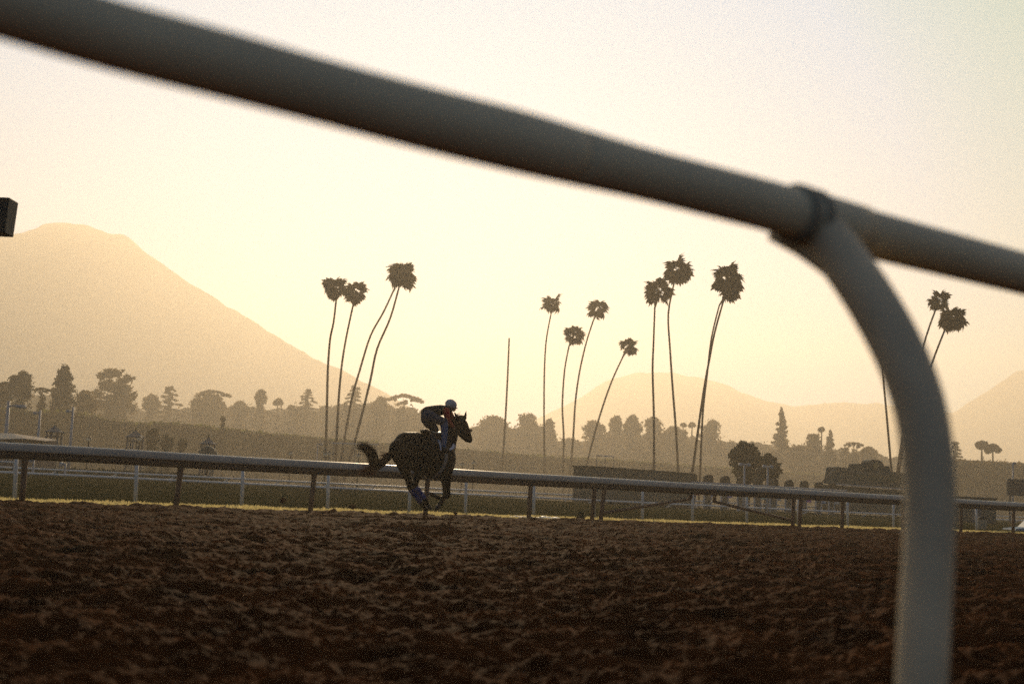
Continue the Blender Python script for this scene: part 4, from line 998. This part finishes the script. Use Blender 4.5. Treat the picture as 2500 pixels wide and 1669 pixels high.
# long dark trailer left of the gate
tr = empty('trailer', gr_(1427, 80)); tag(tr, 'long dark green box trailer parked left of the starting gate', 'trailer')
TA = gp(1427, 1139, 80); TB = gp(1660, 1156, 87); TE = (TB-TA); TE.z = 0; TL = TE.length; TE.normalize(); TN = Vector((-TE.y, TE.x, 0))
nP = 5
for i in range(nP):
    c = TA.lerp(TB, (i+0.5)/nP); c.z = (c.z+0.35)/2; hh = TA.lerp(TB, (i+.5)/nP).z-0.35
    bm = bmesh.new(); box(bm, c, (TL/nP-0.03, 1.6, hh), (TE, TN, UP), 0.02); bm_obj('side_panel', bm, (M_green2, M_green, M_green2, M_green2, M_green)[i], tr)
bm = bmesh.new(); cc = (TA+TB)/2; box(bm, cc+UP*0.03, (TL+0.1, 1.75, 0.07), (TE, TN, UP), 0.02); bm_obj('roof', bm, M_green, tr)
bm = bmesh.new(); c = (TA+TB)/2; c.z = 0.28; box(bm, c, (TL, 1.4, 0.16), (TE, TN, UP)); bm_obj('chassis', bm, M_dark, tr)
for f in (0.2, 0.3, 0.75, 0.85):
    c = TA.lerp(TB, f); bm = bmesh.new(); c = Vector((c.x, c.y, GZ+0.4))-TN*0.8
    tube(bm, [c-TN*0.1, c+TN*0.1], 0.40, 18); o = bm_obj('wheel', bm, M_dark, tr)

# tote board
tb = empty('tote_board', gr_(2036, 98)); tag(tb, 'dark green tote board with a stepped top and round emblem left of the near post', 'scoreboard')
def TBp(px, py, dn=0.0):
    Z = 98+10*(px-2036)/196.0; p = W(px, py, Z); return p
TBE = (TBp(2232, 1157)-TBp(2036, 1140)); TBE.z = 0; TBE.normalize(); TBN = Vector((-TBE.y, TBE.x, 0))
def tpanel(name, poly, m, d0, d1):
    bm = bmesh.new(); f = [bm.verts.new(TBp(a, b)+TBN*d0) for a, b in poly]; k = [bm.verts.new(TBp(a, b)+TBN*d1) for a, b in poly]; n = len(poly)
    bm.faces.new(f); bm.faces.new(k[::-1])
    for i in range(n): bm.faces.new((f[i], k[i], k[(i+1) % n], f[(i+1) % n]))
    bmesh.ops.recalc_face_normals(bm, faces=bm.faces[:]); return bm_obj(name, bm, m, tb)
tpanel('board', [(2030, 1180), (2037, 1141), (2041, 1139), (2086, 1143), (2232, 1156), (2236, 1196)], M_green, 0, 0.6)
tpanel('stepped_top', [(2086, 1146), (2088, 1132), (2092, 1131), (2114, 1133), (2154, 1136), (2170, 1138), (2172, 1153)], M_green, -0.06, 0.5)
tpanel('emblem', [(2114, 1136), (2115, 1129), (2119, 1124), (2128, 1121), (2141, 1122), (2149, 1126), (2153, 1132), (2154, 1139)], M_green, -0.12, 0.4)
tpanel('emblem_centre', [(2128, 1142), (2127, 1134), (2130, 1129), (2135, 1128), (2139, 1131), (2139, 1136), (2135, 1144)], M_gold, -0.18, -0.12)
tpanel('cornice', [(2026, 1179), (2236, 1194), (2236, 1197), (2026, 1182)], M_steel, -0.16, 0.1)
tpanel('lettering_band', [(2050, 1153), (2226, 1166), (2227, 1180), (2050, 1167)], mat('worn_gilt_band', (0.16, 0.13, 0.055), 0.8, vscale=1.6, col2=(0.05, 0.07, 0.055), detail=8), -0.03, 0.0)
for i in range(9):
    a = 2024+i*23.5; b = a+22.6; ya = 1183+(a-2024)*0.076; yb = 1183+(b-2024)*0.076
    tpanel('display_panel', [(a, ya), (b, yb), (b, yb+62), (a, ya+62)], (M_green, M_green2)[i % 2], 0.0, 0.5)
bm = bmesh.new(); tube(bm, [TBp(2003, 1181), TBp(2038, 1143)], 0.04, 6); bm_obj('stay', bm, M_dark, tb, True)

# right of the near post
kio = empty('kiosk', gr_(2372, 90)); tag(kio, 'flat-topped blue-green kiosk just right of the near post', 'kiosk')
bm = bmesh.new(); a = gp(2330, 1212, 90); b = gp(2395, 1216, 92); c = (a+b)/2; ht = c.z-GZ
box(bm, Vector((c.x, c.y, GZ+ht/2)), ((b-a).length, 1.6, ht), None, 0.02); bm_obj('wall', bm, M_green, kio)
bm = bmesh.new(); box(bm, Vector((c.x, c.y, GZ+ht)), ((b-a).length+0.15, 1.8, 0.10), None, 0.02); bm_obj('roof', bm, M_green, kio)
bm = bmesh.new(); box(bm, Vector((c.x+0.3, c.y-0.82, GZ+0.95)), (0.6, 0.05, 1.5), None, 0.01); bm_obj('door', bm, M_slate, kio)
scr = empty('screen_board', gr_(2484, 100)); tag(scr, 'grey screen board on legs at the right edge', 'screen')
bm = bmesh.new(); a = gp(2458, 1168, 100); b = gp(2530, 1212, 100); c = (a+b)/2; box(bm, c, (b.x-a.x, 0.3, a.z-b.z), None, 0.03); bm_obj('panel', bm, mat('screen_grey', (0.09, 0.085, 0.075), 0.7, var=.2), scr)
for px in (2466, 2520):
    bm = bmesh.new(); tube(bm, [gr_(px, 100.3), gp(px, 1180, 100.3)], 0.07, 8); bm_obj('leg', bm, M_slate, scr, True)
# bin
p = gr_(2398, 60); o = empty('litter_bin', p); tag(o, 'beige litter bin beside the blue-green kiosk', 'bin')
bm = bmesh.new(); tube(bm, [p, p+UP*0.9], [0.17, 0.2], 12); bm_obj('drum', bm, mat('beige_bin', (0.36, 0.30, 0.20), 0.8, var=.2), o, True)
bm = bmesh.new(); tube(bm, [p+UP*0.9, p+UP*1.0], [0.21, 0.10], 12); bm_obj('lid', bm, M_dark, o, True)
# pale blue car
cr = empty('parked_car', gr_(2500, 62)); tag(cr, 'pale blue car mostly cut off by the right edge of the frame', 'car')
o0 = cr.location.copy()+Vector((0.35, 0, -0.25)); M_car = mat('pale_blue_car_paint', (0.06, 0.20, 0.36), 0.6); M_gls = mat('car_glass', (0.03, 0.04, 0.05), 0.1)
def carpt(x, y, z): return o0+Vector((x, y, z))
bm = bmesh.new(); prof = [(-1.0, .25), (-1.05, .55), (-.98, .80), (-.35, .88), (.05, 1.28), (.35, 1.36), (1.6, 1.36), (2.2, .95), (3.0, .88), (3.1, .6), (3.05, .25)]
L = [bm.verts.new(carpt(x, -0.8, z)) for x, z in prof]; Rr = [bm.verts.new(carpt(x, 0.8, z)) for x, z in prof]
bm.faces.new(L); bm.faces.new(Rr[::-1])
for i in range(len(prof)): bm.faces.new((L[i], L[(i+1) % len(prof)], Rr[(i+1) % len(prof)], Rr[i]))
bmesh.ops.recalc_face_normals(bm, faces=bm.faces[:]); bm_obj('body', bm, M_car, cr)
for x0, x1 in ((0.15, 0.95), (1.02, 1.85)):
    bm = bmesh.new(); v = [bm.verts.new(carpt(x, -0.815, z)) for x, z in ((x0, .92), (x1, .92), (x1-.1, 1.28), (x0+.25 if x0 < .5 else x0, 1.28))]; bm.faces.new(v); bm_obj('window', bm, M_gls, cr)
for x in (-0.35, 2.45):
    bm = bmesh.new(); tube(bm, [carpt(x, -0.86, .31), carpt(x, -0.66, .31)], 0.31, 20); w = bm_obj('wheel', bm, M_dark, cr)

# things lying on the verge
def sheetlump(px, py, Z, w, h, m, label, seed, name='plastic_sheet'):
    bm = bmesh.new(); nx, ny = 26, 10; g = []
    for j in range(ny):
        row = []
        for i in range(nx):
            u = i/(nx-1)*2-1; v = j/(ny-1)*2-1; z = h*max(0, (1-u*u))**.5*(1-abs(v)**2)*(0.55+0.6*noise.noise(Vector((u*2.5+seed, v*2, seed))))
            row.append(bm.verts.new(E*u*w/2+N*v*0.28+UP*max(0.004, z)))
        g.append(row)
    for j in range(ny-1):
        for i in range(nx-1): bm.faces.new((g[j][i], g[j][i+1], g[j+1][i+1], g[j+1][i]))
    o = bm_obj(name, bm, m, None, True); p = on_line(27.2, px, 0.0); o.location = p; tag(o, label, 'sheet')
sheetlump(1275, 1256, 27, 0.70, 0.11, mat('white_plastic', (0.55, 0.55, 0.60), 0.7), 'crumpled white plastic sheet on the grass verge, left piece', 1)
sheetlump(1338, 1260, 27, 1.25, 0.10, mat('blue_plastic', (0.28, 0.42, 0.52), 0.5), 'flattened bluish plastic sheet on the grass verge, right piece', 5)

# grass of the verge
def verge_grass():
    rng = np.random.RandomState(3); n = 90000
    s = rng.rand(n)*95-14; t = 0.30+rng.rand(n)**1.0*(TW-0.1); 
    P = np.array(LINE0[:])[None, :]+np.outer(s, np.array(E[:]))+np.outer(t, np.array(N[:])); P[:, 2] = -0.012
    h = (0.045+0.065*rng.rand(n))*(0.75+0.6*perlin2(s*0.8, t*1.0, 5)); w = 0.014+0.012*rng.rand(n); a = rng.rand(n)*6.283
    d = np.stack([np.cos(a), np.sin(a), a*0], 1); ln = rng.normal(size=(n, 3))*0.03; ln[:, 2] = 0
    tip = P+ln; tip[:, 2] += h
    V = np.stack([P-d*w[:, None], P+d*w[:, None], tip], 1).reshape(-1, 3); F = np.arange(3*n).reshape(-1, 3)
    o = link_mesh('grass', np_mesh('grass', V, F), mat('backlit_grass', (0.80, 0.68, 0.34), 0.7, vscale=1.5, col2=(0.62, 0.53, 0.22), transl=0.7, spec=0.2))
    tag(o, 'bright backlit grass strip between the dirt and the white posts', None, None, 'stuff')
verge_grass()
# tuft by the posts
rng = np.random.RandomState(4); nb = 260; pw = on_line(26.6, 1418, 0.0); a = rng.rand(nb)*6.283; ln = 0.10+0.16*rng.rand(nb)
Pb = rng.normal(size=(nb, 3))*0.05; Pb[:, 2] = 0; tip = Pb+np.stack([np.cos(a)*0.11*rng.rand(nb), np.sin(a)*0.11*rng.rand(nb), ln], 1); dd = np.stack([-np.sin(a), np.cos(a), a*0], 1)*0.010
o = link_mesh('weed', np_mesh('weed', np.stack([Pb-dd, Pb+dd, tip], 1).reshape(-1, 3), np.arange(3*nb).reshape(-1, 3)), M_leafD); o.location = pw
tag(o, 'small dark weed tuft at the foot of the paired brown posts', 'weed')
